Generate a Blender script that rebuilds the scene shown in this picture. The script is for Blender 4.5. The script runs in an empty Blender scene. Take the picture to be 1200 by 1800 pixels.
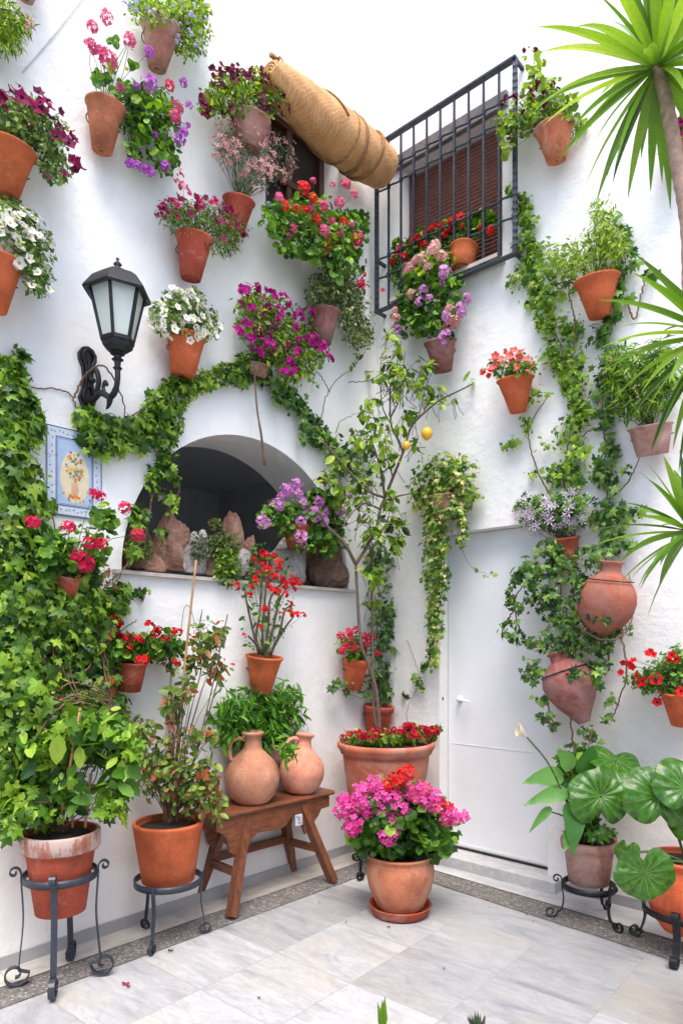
import bpy, math, random
import numpy as np
from mathutils import Vector, Matrix
from mathutils.geometry import tessellate_polygon
rng = np.random.default_rng(7)
random.seed(7)
scene = bpy.context.scene
COL = scene.collection
PI = math.pi
# ---------------------------------------------------------------- survey of the patio
# eye 1.5 m above the floor; left wall runs along DL to the corner, right wall along DR from it
EYE = 1.5
HOR, FPX = 1130.0, 1200.0
DL = np.array([.6756, .7373, 0.]); NL = np.array([.7373, -.6756, 0.])
DR = np.array([.7373, -.6756, 0.]); NR = np.array([-.6756, -.7373, 0.])
CRN = np.array([.262, 5.10, 0.])
OL, OR = float(NL @ CRN), float(NR @ CRN)
UP = np.array([0, 0, 1.])

def P(px, py, side, off=0.):
    """survey point: sight line to a spot on the wall (side L/R, off metres in front of it), at a distance (D) or on the floor (F)"""
    px = np.asarray(px, float); py = np.asarray(py, float)
    x = (px - 600) / FPX; z = (HOR - py) / FPX
    if side == 'L': t = (OL + off) / (x * NL[0] + NL[1])
    elif side == 'R': t = (OR + off) / (x * NR[0] + NR[1])
    elif side == 'F': t = -EYE / z
    else: t = np.asarray(off, float) + 0 * x
    return np.stack([x * t, t, EYE + z * t], -1)
def basis(side):
    return {'L': (DL, NL), 'R': (DR, NR)}.get(side, (np.array([1., 0, 0]), np.array([0, -1., 0])))
def WL(s, z, off=0.): return CRN - s * DL + off * NL + z * UP
def WR(s, z, off=0.): return CRN + s * DR + off * NR + z * UP
def W(side, s, z, off=0.): return WL(s, z, off) if side == 'L' else WR(s, z, off)

# ---------------------------------------------------------------- objects
def link(o, parent=None):
    COL.objects.link(o)
    if parent is not None: o.parent = parent
    return o
def thing(name, label, cat, loc, group=None, kind=None):
    o = bpy.data.objects.new(name, None); link(o)
    o.location = [float(v) for v in loc]; o.empty_display_size = .05
    o['label'] = label; o['category'] = cat
    if group: o['group'] = group
    if kind: o['kind'] = kind
    return o
def base_of(parent):
    b = np.zeros(3)
    while parent is not None:
        b = b + np.array(parent.location); parent = parent.parent
    return b
def mesh(name, V, F, mats, parent=None, smooth=False, midx=None, tone=None, label=None):
    V = np.asarray(V, float) - base_of(parent)
    me = bpy.data.meshes.new(name)
    if isinstance(F, np.ndarray) and F.ndim == 2:
        n, k = F.shape
        me.vertices.add(len(V)); me.vertices.foreach_set('co', V.astype(np.float32).ravel())
        me.loops.add(n * k); me.loops.foreach_set('vertex_index', F.astype(np.int32).ravel())
        me.polygons.add(n); me.polygons.foreach_set('loop_start', (np.arange(n) * k).astype(np.int32))
        me.update(calc_edges=True)
    else:
        me.from_pydata([tuple(v) for v in V], [], [tuple(int(i) for i in f) for f in F]); me.update()
    for m in (mats if isinstance(mats, (list, tuple)) else [mats]): me.materials.append(m)
    n = len(me.polygons)
    if midx is not None: me.polygons.foreach_set('material_index', np.asarray(midx, np.int32))
    me.polygons.foreach_set('use_smooth', np.full(n, bool(smooth)))
    if tone is not None:
        a = me.attributes.new('tone', 'FLOAT', 'FACE'); a.data.foreach_set('value', np.asarray(tone, np.float32))
    o = bpy.data.objects.new(name, me); link(o, parent)
    if label: o['label'] = label
    return o
def setp(o, label, cat, group=None, kind=None):
    o['label'] = label; o['category'] = cat
    if group: o['group'] = group
    if kind: o['kind'] = kind
    return o

class MB:
    """collects shapes for one mesh"""
    def __init__(s): s.V = []; s.F = []; s.M = []; s.n = 0
    def add(s, V, F, m=0):
        V = np.asarray(V, float)
        s.V.append(V); s.F += [tuple(int(i) + s.n for i in f) for f in F]; s.M += [m] * len(F); s.n += len(V); return s
    def box(s, c, ax, ay, az, m=0):
        c, ax, ay, az = [np.asarray(q, float) for q in (c, ax, ay, az)]
        V = [c + i * ax + j * ay + k * az for k in (-1, 1) for j in (-1, 1) for i in (-1, 1)]
        F = [(0, 2, 3, 1), (4, 5, 7, 6), (0, 1, 5, 4), (2, 6, 7, 3), (0, 4, 6, 2), (1, 3, 7, 5)]
        if np.dot(np.cross(ax, ay), az) < 0: F = [f[::-1] for f in F]
        return s.add(V, F, m)
    def bar(s, a, b, w, h, up=UP, m=0):
        """box from a to b, w wide, h high"""
        a = np.asarray(a, float); b = np.asarray(b, float); d = b - a
        x = np.cross(d, up); x = x / (np.linalg.norm(x) + 1e-9); y = np.cross(x, d); y /= np.linalg.norm(y)
        return s.box((a + b) / 2, x * w / 2, d / 2, y * h / 2, m)
    def tube(s, pts, r, k=8, m=0, cap=True):
        V, F = tube_geo(pts, r, k, cap); return s.add(V, F, m)
    def lathe(s, prof, c=(0, 0, 0), axis=UP, k=32, m=0, rot=0.):
        V, F = lathe_geo(prof, c, axis, k, rot); return s.add(V, F, m)
    def prism(s, poly, o, ux, uy, depth, m=0):
        """outline in the ux/uy plane through o, pushed back by the vector depth"""
        o, ux, uy, depth = [np.asarray(q, float) for q in (o, ux, uy, depth)]
        A = np.array([o + x * ux + y * uy for x, y in poly]); n = len(A)
        tri = tessellate_polygon([[Vector((x, y, 0)) for x, y in poly]])
        F = [t for t in tri] + [tuple(i + n for i in t[::-1]) for t in tri]
        F += [(i, (i + 1) % n, (i + 1) % n + n, i + n) for i in range(n)]
        return s.add(np.vstack([A, A + depth]), F, m)
    def out(s, name, mats, parent=None, smooth=False, label=None, tone=None):
        return mesh(name, np.vstack(s.V), s.F, mats, parent, smooth, s.M, tone, label)
def tube_geo(pts, r, k=8, cap=True):
    pts = np.asarray(pts, float); n = len(pts); r = np.broadcast_to(np.asarray(r, float), (n,))
    T = np.gradient(pts, axis=0); T /= np.linalg.norm(T, axis=1, keepdims=True) + 1e-9
    u = np.cross(T[0], [0, 0, 1.]);
    if np.linalg.norm(u) < .1: u = np.cross(T[0], [1., 0, 0])
    u /= np.linalg.norm(u); V = []
    a = np.arange(k) * 2 * PI / k
    for i in range(n):
        u = u - T[i] * (u @ T[i]); u /= np.linalg.norm(u) + 1e-9; v = np.cross(T[i], u)
        V.append(pts[i] + r[i] * (np.cos(a)[:, None] * u + np.sin(a)[:, None] * v))
    F = [(i * k + j, i * k + (j + 1) % k, (i + 1) * k + (j + 1) % k, (i + 1) * k + j) for i in range(n - 1) for j in range(k)]
    if cap: F += [tuple(range(k))[::-1], tuple((n - 1) * k + j for j in range(k))]
    return np.vstack(V), F
def frame_of(axis):
    z = np.asarray(axis, float); z = z / np.linalg.norm(z)
    x = np.cross([0.13, 1., 0.05], z); x /= np.linalg.norm(x); return x, np.cross(z, x), z
def lathe_geo(prof, c, axis, k=32, rot=0.):
    x, y, z = frame_of(axis); c = np.asarray(c, float)
    a = np.arange(k) * 2 * PI / k + rot
    V = []; 
    for r, h in prof: V.append(c + h * z + max(r, 1e-4) * (np.cos(a)[:, None] * x + np.sin(a)[:, None] * y))
    F = [(i * k + j, i * k + (j + 1) % k, (i + 1) * k + (j + 1) % k, (i + 1) * k + j) for i in range(len(prof) - 1) for j in range(k)]
    return np.vstack(V), F
def smooth_path(pts, n=24):
    """Catmull-Rom through points"""
    p = np.asarray(pts, float)
    if len(p) == 2: return p[0] + np.linspace(0, 1, n)[:, None] * (p[1] - p[0])
    q = np.vstack([2 * p[0] - p[1], p, 2 * p[-1] - p[-2]]); out = []
    m = len(p) - 1
    for t in np.linspace(0, m - 1e-6, n):
        i = int(t); f = t - i; a, b, c, d = q[i:i + 4]
        out.append(.5 * ((2 * b) + (c - a) * f + (2 * a - 5 * b + 4 * c - d) * f * f + (3 * b - a - 3 * c + d) * f ** 3))
    return np.array(out)

# ---------------------------------------------------------------- materials
def new_mat(name):
    m = bpy.data.materials.new(name); m.use_nodes = True
    nt = m.node_tree; b = nt.nodes['Principled BSDF']; return m, nt, b
def nd(nt, t, **kw):
    n = nt.nodes.new(t)
    for k, v in kw.items():
        if k in n.inputs: n.inputs[k].default_value = v
        else: setattr(n, k, v)
    return n
def ramp(nt, fac, stops, interp='LINEAR'):
    r = nt.nodes.new('ShaderNodeValToRGB'); r.color_ramp.interpolation = interp
    e = r.color_ramp.elements
    while len(e) < len(stops): e.new(.5)
    for i, (p, c) in enumerate(stops):
        e[i].position = p; e[i].color = (c[0], c[1], c[2], 1) if hasattr(c, '__len__') else (c, c, c, 1)
    nt.links.new(fac, r.inputs[0]); return r.outputs[0]
def mixc(nt, fac, a, b, mode='MIX'):
    m = nt.nodes.new('ShaderNodeMix'); m.data_type = 'RGBA'; m.blend_type = mode
    for i, v in ((0, fac), (6, a), (7, b)):
        if isinstance(v, (int, float)): m.inputs[i].default_value = v
        elif isinstance(v, tuple): m.inputs[i].default_value = (*v, 1)
        else: nt.links.new(v, m.inputs[i])
    return m.outputs[2]
def noise(nt, vec, scale, detail=4., rough=.55, dist=0.):
    n = nd(nt, 'ShaderNodeTexNoise', Scale=scale, Detail=detail, Roughness=rough, Distortion=dist)
    if vec is not None: nt.links.new(vec, n.inputs['Vector'])
    return n.outputs['Fac']
def bump(nt, b, h, strength=.3, dist=.01, prev=None):
    n = nd(nt, 'ShaderNodeBump', Strength=strength, Distance=dist); nt.links.new(h, n.inputs['Height'])
    if prev is not None: nt.links.new(prev, n.inputs['Normal'])
    nt.links.new(n.outputs[0], b.inputs['Normal']); return n.outputs[0]
def coords(nt, rnd=False, geo=False):
    if geo: return nt.nodes.new('ShaderNodeNewGeometry').outputs['Position']
    c = nt.nodes.new('ShaderNodeTexCoord').outputs['Object']
    if rnd:
        oi = nt.nodes.new('ShaderNodeObjectInfo'); v = nd(nt, 'ShaderNodeVectorMath', operation='MULTIPLY_ADD')
        cx = nt.nodes.new('ShaderNodeCombineXYZ')
        for i in range(3): nt.links.new(oi.outputs['Random'], cx.inputs[i])
        nt.links.new(cx.outputs[0], v.inputs[0]); v.inputs[1].default_value = (37, 11, 23); nt.links.new(c, v.inputs[2])
        return v.outputs[0]
    return c
def plain(name, col, rough=.5, metal=0., var=.15, scale=30, bmp=.1, spec=.5):
    m, nt, b = new_mat(name); c = coords(nt, True)
    n = noise(nt, c, scale)
    col2 = tuple(x * (1 - var) for x in col)
    nt.links.new(ramp(nt, n, [(.3, col2), (.7, col)]), b.inputs['Base Color'])
    b.inputs['Roughness'].default_value = rough; b.inputs['Metallic'].default_value = metal
    b.inputs['Specular IOR Level'].default_value = spec
    if bmp: bump(nt, b, n, bmp, .004)
    return m
def terracotta(name, col, dust=.35, dustcol=(.62, .5, .45), hard=.12):
    m, nt, b = new_mat(name); c = coords(nt, True)
    oi = nt.nodes.new('ShaderNodeObjectInfo')
    n1 = noise(nt, c, 9, 5); n2 = noise(nt, c, 70, 3)
    base = ramp(nt, n1, [(.25, tuple(x * .62 for x in col)), (.5, col), (.8, tuple(min(1, x * 1.25) for x in col))])
    base = mixc(nt, .16, base, ramp(nt, n2, [(.3, .15), (.7, .9)]), 'OVERLAY')
    hs = nt.nodes.new('ShaderNodeHueSaturation'); nt.links.new(base, hs.inputs['Color'])
    mr = nd(nt, 'ShaderNodeMapRange'); nt.links.new(oi.outputs['Random'], mr.inputs[0]); mr.inputs[3].default_value = .72; mr.inputs[4].default_value = 1.2; hu = nd(nt, 'ShaderNodeMapRange'); nt.links.new(oi.outputs['Random'], hu.inputs[0]); hu.inputs[3].default_value = .508; hu.inputs[4].default_value = .497; nt.links.new(hu.outputs[0], hs.inputs['Hue'])
    nt.links.new(mr.outputs[0], hs.inputs['Value']); base = hs.outputs[0]
    d = noise(nt, c, 6.5, 8, .68, .6)
    lo = .68 - dust * .5
    mask = ramp(nt, d, [(lo, 0.), (min(.99, lo + hard), 1.)])
    mm = nd(nt, 'ShaderNodeMath', operation='MULTIPLY'); nt.links.new(mask, mm.inputs[0]); mm.inputs[1].default_value = .85
    base = mixc(nt, mm.outputs[0], base, dustcol)
    mp = nt.nodes.new('ShaderNodeMapping'); mp.inputs['Scale'].default_value = (16, 16, 3); nt.links.new(c, mp.inputs[0])
    sk_ = ramp(nt, noise(nt, mp.outputs[0], 1.1, 6, .7, .5), [(.55, 0.), (.72, .45)]); base = mixc(nt, sk_, base, tuple(x * .38 + .03 for x in col))
    bl_ = ramp(nt, noise(nt, c, 24, 7, .75, .4), [(.60, 0.), (.68, .55)]); base = mixc(nt, bl_, base, dustcol)
    nt.links.new(base, b.inputs['Base Color'])
    b.inputs['Roughness'].default_value = .85; b.inputs['Specular IOR Level'].default_value = .25
    sx = nt.nodes.new('ShaderNodeSeparateXYZ'); nt.links.new(coords(nt), sx.inputs[0])
    w = nd(nt, 'ShaderNodeMath', operation='MULTIPLY'); nt.links.new(sx.outputs[2], w.inputs[0]); w.inputs[1].default_value = 420
    sn = nd(nt, 'ShaderNodeMath', operation='SINE'); nt.links.new(w.outputs[0], sn.inputs[0])
    p = bump(nt, b, sn.outputs[0], .06, .004); bump(nt, b, n2, .25, .003, p)
    return m
def leafmat(name, stops, transl=.35, rough=.42, spec=.45):
    """stops: colours over the leaf's own random tone"""
    m, nt, b = new_mat(name)
    at = nd(nt, 'ShaderNodeAttribute', attribute_name='tone')
    c = coords(nt); n = noise(nt, c, 3.0, 2)
    ad = nd(nt, 'ShaderNodeMath', operation='MULTIPLY_ADD'); nt.links.new(n, ad.inputs[0]); ad.inputs[1].default_value = .5
    sb = nd(nt, 'ShaderNodeMath', operation='SUBTRACT'); nt.links.new(at.outputs['Fac'], sb.inputs[0]); sb.inputs[1].default_value = .25
    nt.links.new(sb.outputs[0], ad.inputs[2])
    col = ramp(nt, ad.outputs[0], stops)
    fine = noise(nt, c, 160, 2); col = mixc(nt, .25, col, ramp(nt, fine, [(.3, .25), (.7, .8)]), 'OVERLAY')
    nt.links.new(col, b.inputs['Base Color']); b.inputs['Roughness'].default_value = rough; b.inputs['Specular IOR Level'].default_value = spec
    tr = nt.nodes.new('ShaderNodeBsdfTranslucent')
    hs = nt.nodes.new('ShaderNodeHueSaturation'); hs.inputs['Value'].default_value = 1.5; hs.inputs['Saturation'].default_value = 1.1; hs.inputs['Hue'].default_value = .49
    nt.links.new(col, hs.inputs['Color']); nt.links.new(hs.outputs[0], tr.inputs['Color'])
    mx = nt.nodes.new('ShaderNodeMixShader'); mx.inputs[0].default_value = transl
    nt.links.new(b.outputs[0], mx.inputs[1]); nt.links.new(tr.outputs[0], mx.inputs[2])
    nt.links.new(mx.outputs[0], nt.nodes['Material Output'].inputs['Surface'])
    return m
def petalmat(name, col, col2=None, transl=.3):
    m, nt, b = new_mat(name); col2 = col2 or tuple(x * .6 for x in col)
    at = nd(nt, 'ShaderNodeAttribute', attribute_name='tone')
    oi = nt.nodes.new('ShaderNodeObjectInfo')
    ad = nd(nt, 'ShaderNodeMath', operation='MULTIPLY_ADD'); nt.links.new(oi.outputs['Random'], ad.inputs[0]); ad.inputs[1].default_value = .3
    sc = nd(nt, 'ShaderNodeMath', operation='MULTIPLY'); nt.links.new(at.outputs['Fac'], sc.inputs[0]); sc.inputs[1].default_value = .55
    nt.links.new(sc.outputs[0], ad.inputs[2])
    c = ramp(nt, ad.outputs[0], [(.1, col2), (.6, col), (1., tuple(min(1, x * 1.15 + .02) for x in col))])
    nt.links.new(c, b.inputs['Base Color']); b.inputs['Roughness'].default_value = .6; b.inputs['Specular IOR Level'].default_value = .2
    tr = nt.nodes.new('ShaderNodeBsdfTranslucent'); nt.links.new(c, tr.inputs['Color'])
    mx = nt.nodes.new('ShaderNodeMixShader'); mx.inputs[0].default_value = transl
    nt.links.new(b.outputs[0], mx.inputs[1]); nt.links.new(tr.outputs[0], mx.inputs[2])
    nt.links.new(mx.outputs[0], nt.nodes['Material Output'].inputs['Surface'])
    return m

def stucco(name, col=(.875, .865, .85), blue=(.845, .84, .835)):
    m, nt, b = new_mat(name); c = coords(nt, geo=True)
    n = noise(nt, c, 1.3, 5, .6); n2 = noise(nt, c, 14, 6, .65); n3 = noise(nt, c, 110, 2)
    base = ramp(nt, n, [(.3, blue), (.62, col)])
    base = mixc(nt, .05, base, ramp(nt, n2, [(.3, 0.3), (.7, .8)]), 'OVERLAY')
    st = ramp(nt, noise(nt, c, 3.1, 9, .75, 1.2), [(.58, 0.), (.74, .22)])
    base = mixc(nt, st, base, (.62, .60, .55))
    mp = nt.nodes.new('ShaderNodeMapping'); mp.inputs['Scale'].default_value = (7, 7, .7); nt.links.new(c, mp.inputs[0])
    dr_ = ramp(nt, noise(nt, mp.outputs[0], 1.4, 7, .7, .3), [(.56, 0.), (.72, .20)]); base = mixc(nt, dr_, base, (.60, .585, .55))
    pt = ramp(nt, noise(nt, c, .9, 3, .5, .8), [(.49, 0.), (.505, .10)]); base = mixc(nt, pt, base, (.70, .70, .69))
    nt.links.new(base, b.inputs['Base Color']); b.inputs['Roughness'].default_value = .9; b.inputs['Specular IOR Level'].default_value = .15
    p = bump(nt, b, n2, .5, .016); p = bump(nt, b, n3, .12, .003, p); bump(nt, b, n, .3, .05, p)
    return m
M = {}
M['wall'] = stucco('whitewash')
M['inner'] = stucco('alcove_plaster_shaded', (.60, .59, .57), (.50, .49, .48))  # white plaster greyed in its colour for the shade inside the alcove
M['door'] = plain('white_door_paint', (.83, .85, .88), .45, 0, .05, 6, .05)
M['iron'] = plain('black_iron', (.018, .019, .022), .45, .3, .4, 40, .3)
M['bluegrey_iron'] = plain('grey_blue_iron', (.045, .055, .075), .42, .25, .35, 40, .2)
M['dark'] = plain('dark_opening_shade', (.02, .018, .018), .8)  # near-black colour stands in for shade inside windows, keyhole and door gap
M['soil'] = plain('potting_soil', (.035, .022, .014), .95, 0, .6, 60, .8)
M['terra'] = terracotta('terracotta_orange', (.56, .125, .048), .15, (.56, .26, .17))
M['salmon'] = terracotta('terracotta_salmon', (.58, .18, .10), .3, (.62, .34, .25))
M['faded'] = terracotta('terracotta_faded', (.44, .18, .13), .62, (.52, .36, .33), .25)
M['redbrown'] = terracotta('terracotta_redbrown', (.38, .075, .042), .3, (.44, .22, .18))
M['mauve'] = terracotta('terracotta_mauve', (.26, .085, .07), .5, (.32, .18, .17))
M['chalk'] = terracotta('terracotta_chalky_rim', (.48, .25, .19), 1.0, (.66, .56, .54))
M['jug'] = terracotta('jug_clay', (.58, .25, .165), .35, (.62, .40, .31), .3)
M['tub'] = terracotta('tub_clay', (.42, .13, .075), .45, (.52, .34, .27), .3)
M['glazed'] = terracotta('smoked_clay', (.44, .155, .085), .45, (.50, .33, .24), .3)
M['smoke'] = terracotta('dark_fired_clay', (.25, .10, .07), .6, (.36, .28, .28), .3)
M['bark'] = plain('grey_brown_bark', (.16, .115, .085), .9, 0, .5, 45, .8)
def chalkmat():
    m, nt, bs = new_mat('chalk_streaked_rim'); c = coords(nt); mp = nt.nodes.new('ShaderNodeMapping'); mp.inputs['Scale'].default_value = (30, 30, 5); nt.links.new(c, mp.inputs[0])
    n = noise(nt, mp.outputs[0], 1., 6, .7, .4); n2 = noise(nt, c, 9, 6, .7)
    k = nd(nt, 'ShaderNodeMath', operation='ADD'); nt.links.new(n, k.inputs[0]); nt.links.new(n2, k.inputs[1])
    nt.links.new(ramp(nt, k.outputs[0], [(.80, (.34, .11, .075)), (.95, (.42, .22, .17)), (1., (.50, .38, .345))]), bs.inputs['Base Color']); bs.inputs['Roughness'].default_value = .9
    bump(nt, bs, n, .3, .003); return m
M['chalk'] = chalkmat()
M['stem'] = plain('green_stem', (.10, .15, .04), .7, 0, .4, 30, .2)
M['twig'] = plain('brown_twig', (.22, .13, .075), .8, 0, .4, 30, .4)
M['cane'] = plain('bamboo_cane', (.42, .25, .11), .6, 0, .3, 25, .3)
M['pbark'] = plain('ringed_yucca_bark', (.55, .36, .28), .85, 0, .45, 35, .9)
M['lemon'] = plain('lemon_skin', (.80, .42, .02), .4, 0, .12, 25, .3)
M['sill'] = plain('stone_sill', (.50, .46, .42), .8, 0, .25, 15, .4)
M['skirting'] = plain('grey_marble_skirting', (.40, .405, .42), .35, 0, .22, 6, .05)
g = leafmat
M['ivy'] = g('ivy_leaf', [(.12, (.020, .065, .012)), (.42, (.085, .20, .022)), (.72, (.21, .38, .035)), (1., (.38, .54, .07))], .38)
M['ivydark'] = g('dark_ivy_leaf', [(.12, (.016, .050, .016)), (.45, (.05, .135, .028)), (.75, (.13, .27, .05)), (1., (.27, .42, .08))], .3)
M['petleaf'] = g('petunia_leaf', [(.15, (.04, .085, .02)), (.5, (.10, .19, .035)), (.85, (.22, .34, .07)), (1., (.34, .45, .11))], .35, .6)
M['gerleaf'] = g('geranium_leaf', [(.12, (.020, .075, .012)), (.45, (.07, .19, .02)), (.8, (.17, .36, .035)), (1., (.32, .50, .06))], .35)
M['lime'] = g('lime_leaf', [(.15, (.06, .13, .015)), (.5, (.17, .30, .025)), (.85, (.32, .46, .05)), (1., (.45, .56, .10))], .4)
M['basil'] = g('jasmine_leaf', [(.15, (.025, .11, .012)), (.5, (.08, .26, .02)), (.85, (.19, .44, .035)), (1., (.30, .55, .06))], .4)
M['lemonleaf'] = g('lemon_leaf', [(.15, (.03, .09, .01)), (.45, (.12, .24, .02)), (.75, (.27, .42, .04)), (1., (.42, .52, .07))], .4)
M['varieg'] = g('variegated_leaf', [(.15, (.035, .10, .02)), (.5, (.10, .23, .03)), (.72, (.26, .42, .05)), (.80, (.58, .60, .16)), (1., (.74, .70, .30))], .35)
M['redleaf'] = g('bronze_tipped_leaf', [(.15, (.05, .10, .02)), (.45, (.13, .22, .04)), (.74, (.24, .34, .06)), (.82, (.36, .12, .05)), (1., (.42, .10, .05))], .35)
M['grey'] = g('grey_green_leaf', [(.15, (.055, .075, .045)), (.5, (.13, .16, .09)), (.85, (.25, .29, .17)), (1., (.33, .36, .22))], .3, .7)
M['tuft'] = g('succulent_leaf', [(.15, (.045, .08, .025)), (.5, (.12, .18, .05)), (.85, (.26, .32, .10)), (1., (.36, .40, .16))], .3)
M['yucca'] = g('yucca_leaf', [(.15, (.04, .11, .014)), (.5, (.13, .27, .028)), (.85, (.26, .42, .05)), (1., (.40, .52, .10))], .36, .35)
M['callaleaf'] = g('calla_leaf', [(.15, (.04, .14, .03)), (.5, (.08, .24, .05)), (.85, (.16, .38, .08)), (1., (.25, .5, .12))], .35, .35)
FC = {
 'crimson': ((.42, .008, .10), (.13, .004, .05)), 'darkred': ((.20, .010, .055), (.07, .004, .03)), 'red': ((.72, .012, .015), (.42, .006, .015)),
 'scarlet': ((.80, .035, .03), (.60, .012, .02)), 'pinkred': ((.78, .02, .11), (.5, .008, .06)), 'white': ((.86, .85, .80), (.72, .70, .66)),
 'magenta': ((.62, .012, .32), (.32, .008, .17)), 'pink': ((.80, .16, .32), (.62, .07, .2)), 'hotpink': ((.84, .13, .46), (.70, .045, .30)),
 'lilac': ((.74, .40, .66), (.52, .16, .50)), 'purple': ((.52, .13, .58), (.36, .06, .42)), 'palepink': ((.84, .52, .50), (.66, .26, .28)),
 'salmon': ((.82, .14, .15), (.68, .04, .06)), 'lavender': ((.84, .80, .84), (.60, .46, .62)), 'paleblue': ((.66, .66, .80), (.45, .45, .68)), 'cream': ((.86, .82, .68), (.80, .74, .58)),
 'begonia': ((.55, .012, .035), (.28, .006, .03))}
PM = {k: petalmat('petal_' + k, *v) for k, v in FC.items()}
M['throat'] = plain('dark_flower_throat', (.05, .004, .03), .8, bmp=0)
M['yellow'] = plain('yellow_flower_eye', (.75, .55, .08), .8, bmp=0)

# ---------------------------------------------------------------- leaves
def fan(outline, cz=.0, c=(0, .4)):
    V = [(c[0], c[1], cz)] + [(x, y, z) for x, y, z in outline]; n = len(outline)
    return np.array(V), np.array([(0, i + 1, (i + 1) % n + 1) for i in range(n)])
def mir(h): return h + [(-x, y, z) for x, y, z in h[::-1] if abs(x) > 1e-6]
TPL = {
 'ivy': fan(mir([(0, .1, 0), (.2, -.06, -.02), (.50, .10, -.07), (.32, .30, 0), (.46, .62, -.06), (.17, .58, 0), (0, 1.02, -.1)]), .06),
 'oval': fan(mir([(0, 0, 0), (.2, .22, -.0), (.27, .5, .0), (.17, .8, -.04), (0, 1, -.08)]), -.07, (0, .5)),
 'round': fan([(.0 + .52 * math.sin(a) * (1 + .07 * math.cos(5 * a)), .45 - .52 * math.cos(a) * (1 + .07 * math.cos(5 * a)) * (1 if i else .55), .06 * math.cos(3 * a)) for i, a in enumerate(np.arange(10) * 2 * PI / 10)], -.10, (0, .42)),
 'narrow': (np.array([(0, 0, 0), (.1, .5, .03), (0, 1, -.1), (-.1, .5, .03)], float), np.array([(0, 1, 2), (0, 2, 3)])),
 'lance': fan(mir([(0, 0, 0), (.13, .3, .03), (.12, .65, .0), (0, 1, -.12)]), -.03, (0, .5)),
 'small': (np.array([(0, 0, 0), (.3, .5, .05), (0, 1, -.05), (-.3, .5, .05)], float), np.array([(0, 1, 2), (0, 2, 3)])),
}
def unit(a): return a / (np.linalg.norm(a, axis=-1, keepdims=True) + 1e-9)
def leaf_geo(pos, nrm, tip, size, kind):
    T, F = TPL[kind]; N = len(pos)
    z = unit(nrm); y = unit(tip - z * np.sum(tip * z, 1, keepdims=True)); x = np.cross(y, z)
    V = (pos[:, None] + size[:, None, None] * (T[None, :, 0:1] * x[:, None] + T[None, :, 1:2] * y[:, None] + T[None, :, 2:3] * z[:, None])).reshape(-1, 3)
    Fa = (F[None] + (np.arange(N) * len(T))[:, None, None]).reshape(-1, 3)
    return V, Fa, len(F)
def ball(n):
    v = unit(rng.normal(size=(n, 3))); return v * rng.random((n, 1)) ** (1 / 3)
def blob_points(blobs, n, side, off0, wd, gap=.26, clump=11, minoff=.012):
    """points in clumps through the volume of the blobs -> world position, direction outwards"""
    area = np.array([b[2] * b[3] for b in blobs], float); area /= area.sum()
    P_, O_ = [], []
    t, nn = basis(side)
    for b, a in zip(blobs, area):
        k = max(4, int(n * a)); off = b[4] if len(b) > 4 else off0; w = b[5] if len(b) > 5 else wd
        nc = max(2, k // clump); cc = ball(nc); cc *= (.45 + .55 * rng.random((nc, 1)))**.5
        u = cc[rng.integers(0, nc, k)] + rng.normal(size=(k, 3)) * gap
        r = np.linalg.norm(u, axis=1, keepdims=True); u = np.where(r > 1.12, u / r * (1.0 + .15 * rng.random((k, 1))), u)
        o = off + w * u[:, 2]
        if side == 'D': o = off - w * u[:, 2]
        else: o = np.maximum(o, minoff + rng.random(k) * .02)
        P_.append(P(b[0] + b[2] * u[:, 0], b[1] - b[3] * u[:, 1], side, o))
        O_.append(u[:, :1] * t + u[:, 2:] * nn + u[:, 1:2] * UP)
    return np.vstack(P_), np.vstack(O_)
def foliage(name, blobs, n, side, off, wd, kind, size, mat, parent, droop=.5, gap=.26, clump=11, up=.45, tshift=0., jit=.65, sheen=.3):
    pos, out = blob_points(blobs, n, side, off, wd, gap, clump)
    t, nn = basis(side); N = len(pos); o = unit(out)
    nrm = o * .6 + UP * up + nn * sheen + rng.normal(size=(N, 3)) * jit
    tip = o * .6 - UP * droop + rng.normal(size=(N, 3)) * .5
    sz = size * (.42 + 1.0 * rng.random(N) ** 1.3)
    V, F, k = leaf_geo(pos - unit(tip) * sz[:, None] * .4, nrm, tip, sz, kind)
    tone = np.clip(.5 + rng.normal(size=N) * .29 + tshift, 0, 1)
    mesh(name, V, F, M[mat], parent, False, tone=np.repeat(tone, k))
    return pos
def stems(parent, root, pts, r=.0022, mat='stem', name='stems', sag=.0, k=3):
    V, F, n = [], [], 0
    for p in pts:
        root_ = root + rng.normal(size=3) * .012 * np.array([1, 1, .2]); mid = (root_ + p) / 2 + UP * (.04 + .1 * rng.random()) * np.linalg.norm(p - root_) + rng.normal(size=3) * .012 - UP * sag
        v, f = tube_geo(smooth_path([root_, mid, p], 6), np.linspace(r, r * .5, 6), k, False)
        V.append(v); F.append(np.array(f) + n); n += len(v)
    return mesh(name, np.vstack(V), np.vstack(F), M[mat], parent, True)

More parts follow.
